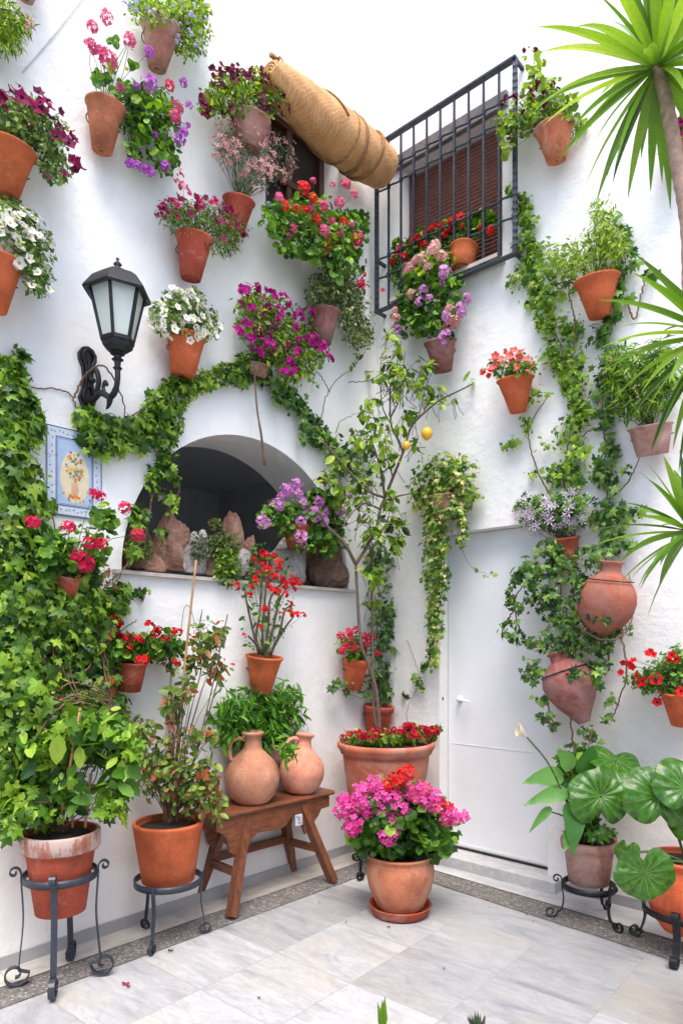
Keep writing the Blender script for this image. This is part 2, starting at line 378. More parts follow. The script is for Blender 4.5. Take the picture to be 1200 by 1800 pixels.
# ---------------------------------------------------------------- flowers (shared meshes)
FL = {}
def disc(lobes, c, z, r, depth=.35, seg=15):
    """a five-lobed trumpet flower facing z"""
    x, y, zz = frame_of(z); a = np.arange(seg) * 2 * PI / seg
    ro = r * (.86 + .16 * np.cos(lobes * a)); V = [c - zz * depth * r]
    for rr, h in ((.26, -.12), (None, .05)):
        rad = ro if rr is None else np.full(seg, r * rr)
        hh = r * (h + (.10 * np.cos(lobes * a) if rr is None else 0))
        V += list(c + rad[:, None] * (np.cos(a)[:, None] * x + np.sin(a)[:, None] * y) + (hh * np.ones(seg))[:, None] * zz)
    F = [(0, 1 + i, 1 + (i + 1) % seg) for i in range(seg)] + [(1 + i, 1 + seg + i, 1 + seg + (i + 1) % seg) for i in range(seg)] + [(1 + i, 1 + seg + (i + 1) % seg, 1 + (i + 1) % seg) for i in range(seg)]
    return np.array(V), F, [1] * seg + [0] * (2 * seg)
def floret(c, z, r, n=5, wide=.46, cup=.25):
    x, y, zz = frame_of(z); V, F = [], []; a0 = rng.random() * 6
    for i in range(n):
        a = a0 + i * 2 * PI / n + rng.normal() * .1; d = math.cos(a) * x + math.sin(a) * y; s = np.cross(zz, d)
        b = len(V); V += [c, c + r * (.6 * d + wide * s + cup * .5 * zz), c + r * (1.02 * d + wide * .45 * s + cup * zz), c + r * (1.02 * d - wide * .45 * s + cup * zz), c + r * (.6 * d - wide * s + cup * .5 * zz)]
        F += [(b, b + 1, b + 4), (b + 1, b + 2, b + 3), (b + 1, b + 3, b + 4)]
    return np.array(V), F
def flower_mesh(kind, col, var):
    key = (kind, col, var)
    if key in FL: return FL[key]
    V, F, Mi, T = [], [], [], []
    def put(v, f, mi, tone):
        b = sum(len(q) for q in V); V.append(v); F.extend(tuple(i + b for i in q) for q in f); Mi.extend(mi if isinstance(mi, list) else [mi] * len(f)); T.extend([tone] * len(f) if len(v) % 5 or isinstance(mi, list) else [max(0, tone - .55) if i % 3 == 0 else min(1, tone + .25 * rng.random()) for i in range(len(f))])
    O = np.zeros(3)
    if kind == 'trumpet':
        v, f, mi = disc(5, O, UP, 1., .5); put(v, f, mi, rng.random())
    elif kind == 'trumpets':
        for i in range(4):
            d = unit(np.array([rng.normal() * .6, rng.normal() * .6, 1])); v, f, mi = disc(5, d * .15 + np.array([rng.normal() * .55, rng.normal() * .55, 0]), d, .62, .5); put(v, f, mi, rng.random())
    elif kind == 'umbel':
        for i in range(21):
            z = 1 - 1.45 * (i + .5) / 21; a = i * 2.39996 + rng.normal() * .2; q = math.sqrt(max(0, 1 - z * z))
            d = np.array([q * math.cos(a), q * math.sin(a), z]) ; v, f = floret(d * (.66 + .26 * rng.random()), d + rng.normal(size=3) * .28, .34, wide=.40); put(v, f, 0, rng.random())
    elif kind == 'loose':
        for i in range(9):
            d = unit(np.array([rng.normal(), rng.normal(), .4 + rng.random()])); v, f = floret(d * (.5 + .4 * rng.random()), d + rng.normal(size=3) * .3, .42); put(v, f, 0, rng.random())
    elif kind == 'star':
        for i in range(3):
            d = unit(np.array([rng.normal() * .5, rng.normal() * .5, 1.])); v, f = floret(np.array([rng.normal() * .5, rng.normal() * .5, 0]), d, .75, 5, .13, .1); put(v, f, 0, rng.random())
    elif kind == 'tiny':
        for i in range(4):
            d = unit(np.array([rng.normal() * .6, rng.normal() * .6, 1.])); v, f = floret(np.array([rng.normal() * .6, rng.normal() * .6, rng.normal() * .3]), d, .42, 4, .3, .2); put(v, f, 0, rng.random())
    V = np.vstack(V); me = bpy.data.meshes.new('flower_' + kind)
    me.from_pydata([tuple(v) for v in V], [], F); me.update()
    me.materials.append(PM[col]); me.materials.append(M['yellow'] if col in ('white', 'salmon') else M['throat'])
    me.polygons.foreach_set('material_index', np.array(Mi, np.int32))
    a = me.attributes.new('tone', 'FLOAT', 'FACE'); a.data.foreach_set('value', np.array(T, np.float32))
    FL[key] = me; return me
FNAME = {'umbel': 'flower_head', 'loose': 'flower_head', 'trumpets': 'flower_head'}
def put_flower(kind, col, pos, z, r, parent):
    o = bpy.data.objects.new(FNAME.get(kind, 'flower'), flower_mesh(kind, col, int(rng.integers(0, 3)))); link(o, parent)
    x, y, zz = frame_of(z); m = Matrix(np.column_stack([x, y, zz]).tolist()).to_4x4()
    o.rotation_mode = 'QUATERNION'; o.rotation_quaternion = (m @ Matrix.Rotation(rng.random() * 6, 4, 'Z')).to_quaternion()
    o.location = [float(v) for v in (pos - base_of(parent))]; s = float(r * (.8 + .4 * rng.random())); o.scale = (s, s, s)
    return o
def flowers(spec, blobs, side, off, wd, parent, face=.7):
    """spec: (kind, colour, how many | list of sight points, radius, where) -> positions"""
    t, nn = basis(side); pts = []
    for kind, col, n, r, *wh in spec:
        wh = wh[0] if wh else 'all'
        cols = col if isinstance(col, (list, tuple)) else [col]
        if isinstance(n, int):
            area = np.array([b[2] * b[3] for b in blobs], float); area /= area.sum()
            for i in range(n):
                b = blobs[rng.choice(len(blobs), p=area)]
                o_, w_ = (b[4] if len(b) > 4 else off), (b[5] if len(b) > 5 else wd)
                while True:
                    u = unit(rng.normal(size=3)); u[2] = abs(u[2]) if rng.random() < .8 else u[2]
                    if wh == 'top' and u[1] < .1: continue
                    if wh == 'edge' and abs(u[0]) < .3 and u[1] < .3: continue
                    break
                u = u * (.88 + .22 * rng.random())
                o = o_ - w_ * u[2] if side == 'D' else max(.03, o_ + w_ * u[2])
                p = P(b[0] + b[2] * u[0], b[1] - b[3] * u[1], side, o)
                z = u[0] * t * .6 + u[2] * nn * .6 + UP * (u[1] * .6 + .25) + nn * face + rng.normal(size=3) * .25
                put_flower(kind, cols[rng.integers(len(cols))], p, z, r, parent); pts.append(p)
        else:
            for q in n:
                x, y = q[0], q[1]; rr = q[2] if len(q) > 2 else r
                o = off - wd * .8 if side == 'D' else max(.03, off + wd * (.5 + .5 * rng.random()))
                p = P(x, y, side, o); z = nn * face + UP * .3 + rng.normal(size=3) * .3
                put_flower(kind, cols[rng.integers(len(cols))], p, z, rr, parent); pts.append(p)
    return pts
# ================================================================ the setting
def marble(name, col, vein, rot, grid, anchor=(0, 0), warm=.4, joint=.8):
    m, nt, b = new_mat(name); pos = coords(nt, geo=True)
    mp = nt.nodes.new('ShaderNodeMapping'); mp.vector_type = 'TEXTURE'
    mp.inputs['Location'].default_value = (anchor[0], anchor[1], 0); mp.inputs['Rotation'].default_value = (0, 0, rot)
    nt.links.new(pos, mp.inputs[0]); v = mp.outputs[0]
    br = nd(nt, 'ShaderNodeTexBrick', offset=0., squash=1.)
    for k, q in (('Color1', (.0, 0, 0, 1)), ('Color2', (1, 1, 1, 1)), ('Mortar', (.5, .5, .5, 1)), ('Scale', 1.), ('Mortar Size', .0022), ('Mortar Smooth', .2), ('Bias', 0.), ('Brick Width', grid[0]), ('Row Height', grid[1])): br.inputs[k].default_value = q
    nt.links.new(v, br.inputs['Vector'])
    tile = br.outputs['Color']; joints = br.outputs['Fac']
    # each tile cut from another place of the stone
    vm = nd(nt, 'ShaderNodeVectorMath', operation='MULTIPLY_ADD'); nt.links.new(tile, vm.inputs[0]); vm.inputs[1].default_value = (31., 17., 43.); nt.links.new(v, vm.inputs[2])
    st = nt.nodes.new('ShaderNodeMapping'); st.inputs['Scale'].default_value = (1., 3.6, 1); st.inputs['Rotation'].default_value = (0, 0, .5); nt.links.new(vm.outputs[0], st.inputs[0])
    n1 = noise(nt, st.outputs[0], 2.2, 8, .62, 1.6); n2 = noise(nt, st.outputs[0], 6, 8, .7, .8); n3 = noise(nt, vm.outputs[0], 1.7, 3)
    c = ramp(nt, n1, [(.3, vein), (.5, col), (.75, tuple(min(1, x * 1.07) for x in col))])
    ve = ramp(nt, n2, [(.40, 0.), (.49, .55), (.53, .1), (.7, 0.)]); c = mixc(nt, ve, c, vein)
    w = ramp(nt, n3, [(.5, 0.), (.72, warm)]); c = mixc(nt, w, c, (.46, .40, .29))
    tv = ramp(nt, tile, [(0, .26), (1, .70)]); c = mixc(nt, .38, c, tv, 'OVERLAY')
    jm = nd(nt, 'ShaderNodeMath', operation='MULTIPLY'); nt.links.new(joints, jm.inputs[0]); jm.inputs[1].default_value = joint
    c = mixc(nt, jm.outputs[0], c, (.30, .29, .28))
    nt.links.new(c, b.inputs['Base Color'])
    nt.links.new(ramp(nt, n2, [(.3, .22), (.7, .42)]), b.inputs['Roughness']); b.inputs['Specular IOR Level'].default_value = .4
    iv = nd(nt, 'ShaderNodeMath', operation='SUBTRACT'); iv.inputs[0].default_value = 1.; nt.links.new(joints, iv.inputs[1])
    bump(nt, b, iv.outputs[0], .4, .002)
    return m
a50 = math.radians(-40)
M['floor'] = marble('marble_tiles', (.44, .447, .462), (.28, .29, .315), a50, (.46, .46), (.3336, 3.364))
M['ledge'] = marble('ledge_marble', (.52, .50, .46), (.34, .32, .29), math.atan2(DL[1], DL[0]), (.9, 2.), (.262, 5.1), .5)
M['ledger'] = marble('white_ledge_marble', (.60, .605, .62), (.42, .43, .45), math.atan2(DR[1], DR[0]), (.9, 2.), (.262, 5.1), .15)
def pebble():
    m, nt, b = new_mat('washed_pebble_strip'); c = coords(nt, geo=True)
    v = nd(nt, 'ShaderNodeTexVoronoi', Scale=95.); nt.links.new(c, v.inputs['Vector'])
    sp = nt.nodes.new('ShaderNodeSeparateColor'); nt.links.new(v.outputs['Color'], sp.inputs[0])
    col = ramp(nt, sp.outputs[0], [(0, (.07, .065, .06)), (.5, (.18, .17, .16)), (.85, (.30, .28, .27)), (1, (.5, .48, .45))])
    e = ramp(nt, v.outputs['Distance'], [(.25, 0.), (.6, .8)]); col = mixc(nt, e, col, (.12, .11, .105))
    nt.links.new(col, b.inputs['Base Color']); b.inputs['Roughness'].default_value = .75
    iv = nd(nt, 'ShaderNodeMath', operation='SUBTRACT'); iv.inputs[0].default_value = 1.; nt.links.new(v.outputs['Distance'], iv.inputs[1])
    bump(nt, b, iv.outputs[0], .6, .004); return m
M['pebble'] = pebble()
def flat(name, polys, z, mat):
    """polys: outlines in (from left wall, from right wall) metres"""
    V, F = [], []
    for p in polys:
        F.append(tuple(range(len(V), len(V) + len(p)))); V += [CRN + u * NL + v * NR + z * UP for u, v in p]
    o = mesh(name, V, F, mat)
    if o.data.polygons[0].normal.z < 0: o.data.flip_normals()
    o['kind'] = 'structure'; return o
fl = mesh('patio_floor', [(-9, -6, 0), (9, -6, 0), (9, 9, 0), (-9, 9, 0)], [(0, 1, 2, 3)], M['floor']); fl['kind'] = 'structure'
o = flat('pebble_strip', [[(0, 0), (0, 4.5), (.30, 4.5), (.39, .385)], [(0, 0), (.39, .385), (4.5, .67), (4.5, 0)]], .004, M['pebble'])
o = flat('marble_ledge', [[(0, 0), (0, 4.5), (.14, 4.5), (.205, .205)]], .008, M['ledge'])
o = flat('marble_ledge', [[(0, 0), (.205, .205), (4.5, .37), (4.5, 0)]], .0085, M['ledger'])

HT = 6.9
def wall_of(side, outline, holes, thick, name, label):
    V2 = [outline] + holes; flat2 = [p for l in V2 for p in l]; n = len(flat2)
    tri = tessellate_polygon([[Vector((x, y, 0)) for x, y in l] for l in V2])
    A = [W(side, s, z) for s, z in flat2]; B = [W(side, s, z, -thick) for s, z in flat2]
    nrm = NL if side == 'L' else NR; F = []
    for t in tri:
        q = np.cross(A[t[1]] - A[t[0]], A[t[2]] - A[t[0]])
        t = tuple(t) if q @ nrm > 0 else tuple(t)[::-1]
        F += [t, tuple(i + n for i in t[::-1])]
    k = 0
    for l in V2:
        for i in range(len(l)):
            a, b = k + i, k + (i + 1) % len(l); F.append((a, b, b + n, a + n))
        k += len(l)
    root = thing(name, label, 'wall', W(side, 1.5, 0))
    mesh('whitewashed_face', A + B, F, M['wall'], root)
    return root
def rect(s0, s1, z0, z1): return [(s0, z0), (s1, z0), (s1, z1), (s0, z1)]
AS, AZ, AR = 1.2, 1.88, .885
arch = [(AS + AR * math.cos(a), AZ + AR * math.sin(a)) for a in np.linspace(0, PI, 41)]
wl = wall_of('L', rect(0, 4.6, 0, HT), [arch, rect(.418, 1.093, 4.22, 5.02)], .38, 'whitewashed_wall', 'whitewashed wall with arched alcove of rocks, lantern and most hanging pots')
wr = wall_of('R', rect(0, 4.6, 0, HT), [rect(.562, 1.357, .0, 2.25), rect(.235, 1.046, 3.95, 4.93)], .38, 'whitewashed_wall', 'whitewashed wall with white door below and barred shuttered window above')
# two unseen walls added behind the viewer to dim the lower walls
for a_, b_, label in (((6.6, 0), (6.6, 6.9), 'unseen whitewashed wall added behind to shape the light, facing the arch'), ((0, 6.9), (6.6, 6.9), 'unseen whitewashed wall added behind to shape the light, facing the door')):
    pa, pb = [CRN + u * NL + v * NR for u, v in (a_, b_)]
    b = MB(); b.bar(pa + UP * 2.0, pb + UP * 2.0, .3, 4.0); o = b.out('whitewashed_wall', M['wall']); setp(o, label, 'wall')
# room seen through the arch: open box behind the wall
def room(side, s0, s1, z0, z1, d0, d1, mat, parent, name):
    p = lambda s, z, d: W(side, s, z, -d)
    V = [p(s, z, d) for d in (d0, d1) for s, z in ((s0, z0), (s1, z0), (s1, z1), (s0, z1))]
    return mesh(name, V, [(4, 5, 6, 7), (0, 4, 5, 1), (1, 5, 6, 2), (2, 6, 7, 3), (3, 7, 4, 0)], mat, parent)
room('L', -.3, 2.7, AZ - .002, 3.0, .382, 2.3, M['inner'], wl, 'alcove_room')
b = MB(); b.bar(WL(.26, AZ - .012, .0), WL(2.14, AZ - .012, 0), .07, .02); b.out('alcove_sill', M['sill'], wl)
b = MB()
b.box(WL(2.3, .034, .006), -DL * 2.3, NL * .008, UP * .034); b.out('skirting', M['skirting'], wl)
b = MB()
b.box(WR(.28, .034, .006), DR * .27, NR * .008, UP * .034); b.box(WR(3.02, .034, .006), DR * 1.6, NR * .008, UP * .034); b.out('skirting', M['skirting'], wr)
# left window behind the rolled blind
b = MB(); b.box(WL(.755, 4.62, -.2), DL * .42, NL * .02, UP * .5); wn = b.out('window', M['dark'], wl)
b = MB()
for s in (.44, .755, 1.07): b.bar(WL(s, 4.22, -.16), WL(s, 5.02, -.16), .045, .04, NL)
for z in (4.245, 4.62, 4.995): b.bar(WL(.42, z, -.158), WL(1.09, z, -.158), .045, .04)
b.out('window_frame', plain('dark_brown_frame', (.07, .035, .02), .5), wn)
# right window: frame, reveal, shutter, lintel
def shutter():
    m, nt, bs = new_mat('brown_roller_slats'); c = coords(nt)
    n = noise(nt, c, 9, 4); nt.links.new(ramp(nt, n, [(.3, (.15, .062, .048)), (.7, (.22, .092, .07))]), bs.inputs['Base Color']); bs.inputs['Roughness'].default_value = .55; return m
msl = shutter()
b = MB(); n = 34
for i in range(n):
    z = 3.97 + (i + .5) * (.95 / n); c0 = WR(.655, z, -.12)
    V = []
    for s in (.27, 1.03): V += [WR(s, z - .0125, -.115), WR(s, z + .0, -.1075), WR(s, z + .0115, -.116), WR(s, z + .0135, -.13), WR(s, z - .0135, -.13)]
    b.add(V, [(j, (j + 1) % 5, (j + 1) % 5 + 5, j + 5) for j in range(5)] + [(0, 1, 2, 3, 4), (9, 8, 7, 6, 5)])
win = b.out('shuttered_window', msl, wr)
b = MB(); b.box(WR(.64, 4.44, -.16), DR * .42, NR * .02, UP * .5); b.out('window_backing', M['dark'], win)
b = MB(); mbr = plain('brown_window_frame', (.10, .05, .04), .5)
for s in (.262, 1.036): b.bar(WR(s, 3.95, -.10), WR(s, 4.93, -.10), .03, .045, NR)
b.out('window_frame', mbr, win)
b = MB(); b.box(WR(.63, 4.975, .012), DR * .46, NR * .02, UP * .045); b.out('lintel', plain('weathered_grey_lintel', (.27, .24, .235), .8, 0, .3, 18, .5), wr)
b = MB(); b.box(WR(.64, 3.945, .0), DR * .43, NR * .11, UP * .012); b.out('window_sill', M['sill'], wr)
# door
b = MB(); b.box(WR(.96, 1.165, -.125), DR * .392, NR * .022, UP * 1.08); dr = b.out('door', M['door'], wr)
b = MB()
for z, h in ((.105, .02), (.80, .004)): b.bar(WR(.60, z, -.102), WR(1.32, z, -.102), .004, h)
b.out('door_moulding', M['door'], dr)
h0 = P(806, 1229, 'R', -.08); b = MB()
b.lathe([(0, 0), (.024, 0), (.024, .008), (.012, .014), (.010, .045), (0, .047)], h0 - NR * .022, NR, 20)
b.tube(smooth_path([h0 + NR * .022, h0 + NR * .035 + DR * .02, h0 + NR * .037 + DR * .06 - UP * .004, h0 + NR * .03 + DR * .11 - UP * .012], 12), [.009] * 10 + [.007, .005], 10); b.out('door_handle', M['door'], dr, True)
k0 = P(778, 1228, 'R', 0.002); b = MB(); b.box(k0, DR * .004, NR * .002, UP * .011); b.out('keyhole', M['dark'], wr)
b = MB(); b.box(WR(.96, .0835, -.094), DR * .39, NR * .008, UP * .006); b.out('door_gap_shade', M['dark'], dr)  # solid dark bar in place of the shade under the door
b = MB(); b.box(WR(.985, .038, .0), DR * .47, NR * .11, UP * .0385); o = b.out('door_step', M['ledger']); o['kind'] = 'structure'
# thin wires on the wall and small nails
def wire(name, label, pts, side, off, r, mat='iron'):
    p = np.array([P(x, y, side, off) for x, y in pts]); b = MB(); b.tube(smooth_path(p, 8 * len(p)), r, 5)
    o = b.out(name, M[mat], None, True); return setp(o, label, 'wire')
M['greywire'] = plain('pale_grey_wire', (.55, .55, .56), .6)
wire('cable', 'thin pale cable climbing the white wall above the pink geranium', [(40, 128), (95, 62), (152, -10)], 'L', .006, .0025, 'greywire')
wire('wire_frame', 'thin bent dark wire below the alcove sill beside the cane', [(318, 1110), (324, 1070), (334, 1068), (348, 1108), (356, 1070), (351, 1112), (384, 1112)], 'L', .02, .0018, 'bluegrey_iron')

# ---------------------------------------------------------------- window grille
gr = thing('window_grille', 'dark iron barred grille in front of the brown shuttered window', 'grille', WR(.64, 3.915, .1))
mi = M['bluegrey_iron']
S0, S1 = .084, 1.19
for s in (S0, S1):
    b = MB(); b.bar(WR(s, 3.90, .1), WR(s, 5.11, .1), .024, .024, NR)
    for k in range(26):
        z = 3.96 + k * .044; b.bar(WR(s, z, .1), WR(s, z + .022, .1), .029, .029, unit(NR + DR * .5))
    b.out('post', mi, gr)
for i in range(1, 10):
    s = S0 + (S1 - S0) * i / 10; b = MB(); b.bar(WR(s, 3.915, .1), WR(s, 5.10, .1), .013, .013, NR)
    for z in (4.897, 4.77, 4.28, 4.14): b.bar(WR(s, z - .014, .1), WR(s, z + .014, .1), .019, .019, NR)
    b.out('bar', mi, gr)
b = MB(); b.bar(WR(S0 - .012, 5.115, .1), WR(S1 + .012, 5.115, .1), .045, .014); b.out('top_rail', mi, gr)
b = MB(); b.bar(WR(S0 - .012, 3.905, .1), WR(S1 + .012, 3.905, .1), .04, .012); b.out('bottom_rail', mi, gr)
for z in (4.897, 4.77, 4.28, 4.14):
    b = MB(); p0 = [WR(S0 + (S1 - S0) * k / 40, z, .1 + .006 * math.sin(k * PI / 2)) for k in range(41)]; b.tube(p0, .0068, 6); b.out('rail', mi, gr)
b = MB()
for s in (S0, S1):
    for z in (5.11, 4.28, 3.91): b.bar(WR(s, z, .1), WR(s, z, .0), .02, .02)
b.out('wall_anchors', mi, gr)

# ---------------------------------------------------------------- rolled esparto blind
def straw():
    m, nt, bs = new_mat('woven_esparto'); c = coords(nt)
    mp = nt.nodes.new('ShaderNodeMapping'); mp.inputs['Rotation'].default_value = (0, 0, -math.atan2(DL[1], DL[0])); nt.links.new(c, mp.inputs[0])
    w1 = nd(nt, 'ShaderNodeTexWave', wave_type='BANDS', bands_direction='DIAGONAL', Scale=26., Distortion=2.2, Detail=3.); nt.links.new(mp.outputs[0], w1.inputs[0])
    w1.inputs['Detail Scale'].default_value = 2.
    w2 = nd(nt, 'ShaderNodeTexWave', wave_type='BANDS', bands_direction='X', Scale=20., Distortion=1.5, Detail=2.); nt.links.new(mp.outputs[0], w2.inputs[0])
    mu = nd(nt, 'ShaderNodeMath', operation='MULTIPLY'); nt.links.new(w1.outputs['Fac'], mu.inputs[0]); nt.links.new(w2.outputs['Fac'], mu.inputs[1])
    n = noise(nt, c, 6, 4); f = noise(nt, mp.outputs[0], 120, 3)
    col = ramp(nt, n, [(.3, (.52, .27, .10)), (.7, (.74, .43, .20))])
    col = mixc(nt, .5, col, ramp(nt, mu.outputs[0], [(0, .28), (.7, .66)]), 'OVERLAY'); col = mixc(nt, .3, col, ramp(nt, f, [(.3, .2), (.7, .8)]), 'OVERLAY')
    nt.links.new(col, bs.inputs['Base Color']); bs.inputs['Roughness'].default_value = .8
    p = bump(nt, bs, mu.outputs[0], .5, .006); bump(nt, bs, f, .5, .004, p); return m
M['straw'] = straw(); M['rope'] = plain('esparto_rope', (.40, .22, .09), .85, 0, .45, 60, .8)
A0, A1 = WL(1.24, 4.885, .19), WL(.15, 4.875, .19)
rb = thing('rolled_blind', 'rolled up woven straw blind hanging over the dark window', 'blind', A0)
L_ = np.linalg.norm(A1 - A0); ax = (A1 - A0) / L_; ux, uy = NL, UP
V, F = [], []; ns, na = 40, 56
for i in range(ns + 1):
    f = i / ns; R0 = .146 * (1 - .10 * max(0, f - .6) / .4) * (.60 + .44 * math.sin(min(1, f * 1.5) * PI / 2)) * (1 - .10 * max(0, f - .88) / .12)
    for j in range(na):
        a = j / na * 2 * PI; sp = R0 * (1 + .05 * (j / na)) + .002 * math.sin(9 * a + f * 25) + .0012 * math.sin(f * 60)
        V.append(A0 + ax * (L_ * f + (.05 * math.sin(a * 1.0 + 1) if i == 0 else 0)) + sp * (math.cos(a + 1.1) * ux + math.sin(a + 1.1) * uy * 1.06) - UP * .03 * math.sin(f * PI))
F = [(i * na + j, i * na + j + 1, (i + 1) * na + j + 1, (i + 1) * na + j) for i in range(ns) for j in range(na - 1)]
F += [(i * na + na - 1, i * na, (i + 1) * na, (i + 1) * na + na - 1) for i in range(ns)]
mesh('woven_roll', V, F, M['straw'], rb, True)
for e, sg in ((A0, 1), (A1, -1)):     # coiled ends
    b = MB(); pts = [e + ax * sg * (.012 + .0 * k) + (.012 + (.068 if sg > 0 else .10) * k / 70) * (math.cos(k * .36) * ux + math.sin(k * .36) * uy) for k in range(70)]; b.tube(pts, .0085, 5)
    b.lathe([(0, .02), (.085 if sg > 0 else .125, .02)], e, ax * sg, 24); b.out('coiled_end', M['straw'], rb, True)
def helix(f0, f1, turns, a0, r, R=.165, name='rope'):
    b = MB(); pts = []
    for k in range(60):
        f = f0 + (f1 - f0) * k / 59; a = a0 + turns * 2 * PI * k / 59; R_ = R * min(1, (.60 + .44 * math.sin(min(1, f * 1.5) * PI / 2)) * 1.0); pts.append(A0 + ax * L_ * f + R_ * (math.cos(a) * ux + math.sin(a) * uy * 1.06) - UP * .03 * math.sin(f * PI))
    b.tube(pts, r, 6); return b.out(name, M['rope'], rb, True)
helix(.03, .55, .55, .9, .008, .158); helix(.55, .62, 1., 2.6, .008, .158); helix(.60, .72, -1., 3.0, .008, .158); helix(.615, .735, -1., 3.0, .008, .158); helix(.72, .86, 1., 2.2, .008, .158); helix(.735, .875, 1., 2.2, .008, .158); helix(.1, .5, -.5, 3.2, .007, .158)
b = MB(); b.tube(smooth_path([A0 + UP * .125 + ax * .02, A0 + ax * .4 + UP * .155 - NL * .02, A0 + ax * .8 + UP * .155, A1 + UP * .13 - ax * .02], 30), .014, 8)
b.tube(smooth_path([A0 + UP * .09 + NL * .03, A0 + ax * .45 + UP * .14 + NL * .035, A0 + ax * .8 + UP * .13 + NL * .06, A1 + UP * .10 - ax * .03 + NL * .08], 30), .009, 8); b.out('bound_edge', M['rope'], rb, True)

# ---------------------------------------------------------------- wall lantern
ln = thing('wall_lantern', 'black hexagonal street style lantern on a scrolled wall bracket', 'lantern', WL(2.28, 2.83, 0))
LC = P(207, 560, 'L', .285); LC[2] = 0
mI = M['iron']; hexr = .26
def hexring(r, z, rot=hexr): return [LC + z * UP + r * (math.cos(a + rot) * DL + math.sin(a + rot) * NL) for a in np.arange(6) * PI / 3]
zb, zt, ze = 2.93, 3.165, 3.165
r0, r1 = hexring(.073, zb), hexring(.128, zt)
b = MB()
for i in range(6):
    b.bar(r0[i], r1[i], .014, .012); b.bar(r0[i], r0[(i + 1) % 6], .014, .018); b.bar(r1[i], r1[(i + 1) % 6], .014, .014)
b.out('cage', mI, ln)
M['frost'] = plain('frosted_glass', (.56, .62, .57), .18, 0, .12, 5, .02)
for i in range(6):
    q = [r0[i] * .97 + r0[(i + 1) % 6] * .03, r0[i] * .03 + r0[(i + 1) % 6] * .97, r1[i] * .03 + r1[(i + 1) % 6] * .97, r1[i] * .97 + r1[(i + 1) % 6] * .03]
    ctr = LC + UP * 3.05; q2 = [v + (ctr * np.array([1, 1, 0]) - v * np.array([1, 1, 0])) * .05 for v in q]
    mesh('pane', [v + (ctr * np.array([1, 1, 0]) - v * np.array([1, 1, 0])) * .02 for v in q] + q2, [(0, 1, 2, 3), (7, 6, 5, 4), (0, 4, 5, 1), (1, 5, 6, 2), (2, 6, 7, 3), (3, 7, 4, 0)], M['frost'], ln)
lv = [(.158, ze - .022), (.162, ze - .012), (.155, ze), (.118, ze + .05), (.085, ze + .075), (.045, ze + .085)]
V = []; 
for r, z in lv: V += hexring(r, z)
V += hexring(.11, ze - .005)
F = [(i * 6 + j, i * 6 + (j + 1) % 6, (i + 1) * 6 + (j + 1) % 6, (i + 1) * 6 + j) for i in range(5) for j in range(6)] + [(j, 36 + j, 36 + (j + 1) % 6, (j + 1) % 6) for j in range(6)] + [(30, 31, 32, 33, 34, 35), (41, 40, 39, 38, 37, 36)]
roof = mesh('roof', V, F, mI, ln)
b = MB(); b.lathe([(0, ze + .08), (.045, ze + .08), (.048, ze + .092), (.03, ze + .10), (.018, ze + .108), (.012, ze + .118), (.02, ze + .128), (.012, ze + .137), (.005, ze + .147), (.009, ze + .155), (0, ze + .163)], LC, UP, 20); b.out('finial', mI, ln, True)
b = MB(); V = hexring(.078, zb - .002) + hexring(.07, zb - .03) + hexring(.042, zb - .052); b.add(V, [(j, (j + 1) % 6, (j + 1) % 6 + 6, j + 6) for j in range(6)] + [(j + 6, (j + 1) % 6 + 6, (j + 1) % 6 + 12, j + 12) for j in range(6)] + [(5, 4, 3, 2, 1, 0), (12, 13, 14, 15, 16, 17)])
b.lathe([(0, zb - .05), (.03, zb - .052), (.034, zb - .062), (.018, zb - .07), (.018, zb - .08), (.028, zb - .088), (.016, zb - .097), (.014, zb - .12), (.022, zb - .128), (.015, zb - .137), (.0, zb - .14)], LC, UP, 20)
b.out('base_cup', mI, ln)
zc = zb - .135; pc = WL(2.28, 0, 0)
out_ = np.array([LC[0] - pc[0], LC[1] - pc[1], 0])
q = lambda f, z: pc + out_ * f + UP * z
b = MB(); b.tube(smooth_path([q(1, zc + .01), q(1., zc - .045), q(.93, zc - .095), q(.78, zc - .115), q(.6, zc - .09), q(.45, zc - .075), q(.28, zc - .09), q(.1, zc - .1)], 30), [.013] * 8 + [.015] * 22, 10)
b.tube(smooth_path([q(.78, zc - .115), q(.73, zc - .15), q(.66, zc - .165)], 8), [.016, .015, .014, .012, .01, .008, .006, .004], 8)
b.tube(smooth_path([q(.62, zc - .09), q(.56, zc - .055), q(.62, zc - .03), q(.68, zc - .05)], 12), .009, 8)
b.tube(smooth_path([q(.3, zc - .09), q(.42, zc - .02), q(.34, zc + .045), q(.2, zc + .05), q(.17, zc + .015), q(.25, zc + .0)], 22), .013, 8)
b.out('arm', mI, ln, True)
b = MB(); pp = [(-.030, -.15), (-.012, -.165), (.012, -.165), (.034, -.145), (.045, -.11), (.03, -.07), (.022, -.01), (.026, .04), (.045, .08), (.046, .11), (.028, .138), (0, .148), (-.028, .138), (-.046, .11), (-.045, .08), (-.026, .04), (-.022, -.01), (-.03, -.07), (-.045, -.11)]
zp = 2.83; b.prism(pp, WL(2.28, zp, .026), DL, UP, -NL * .024)
for s in (-1, 1):
    b.tube(smooth_path([WL(2.28 + s * .015, zp - .14, .03), WL(2.28 + s * .03, zp - .11, .036), WL(2.28 + s * .014, zp - .04, .036), WL(2.28 + s * .014, zp + .04, .036), WL(2.28 + s * .032, zp + .09, .036), WL(2.28 + s * .01, zp + .13, .032)], 24), .008, 8)
b.tube([WL(2.28, zp - .06, .03), WL(2.28, zp + .07, .034)], .011, 8)
b.out('wall_plate', mI, ln)

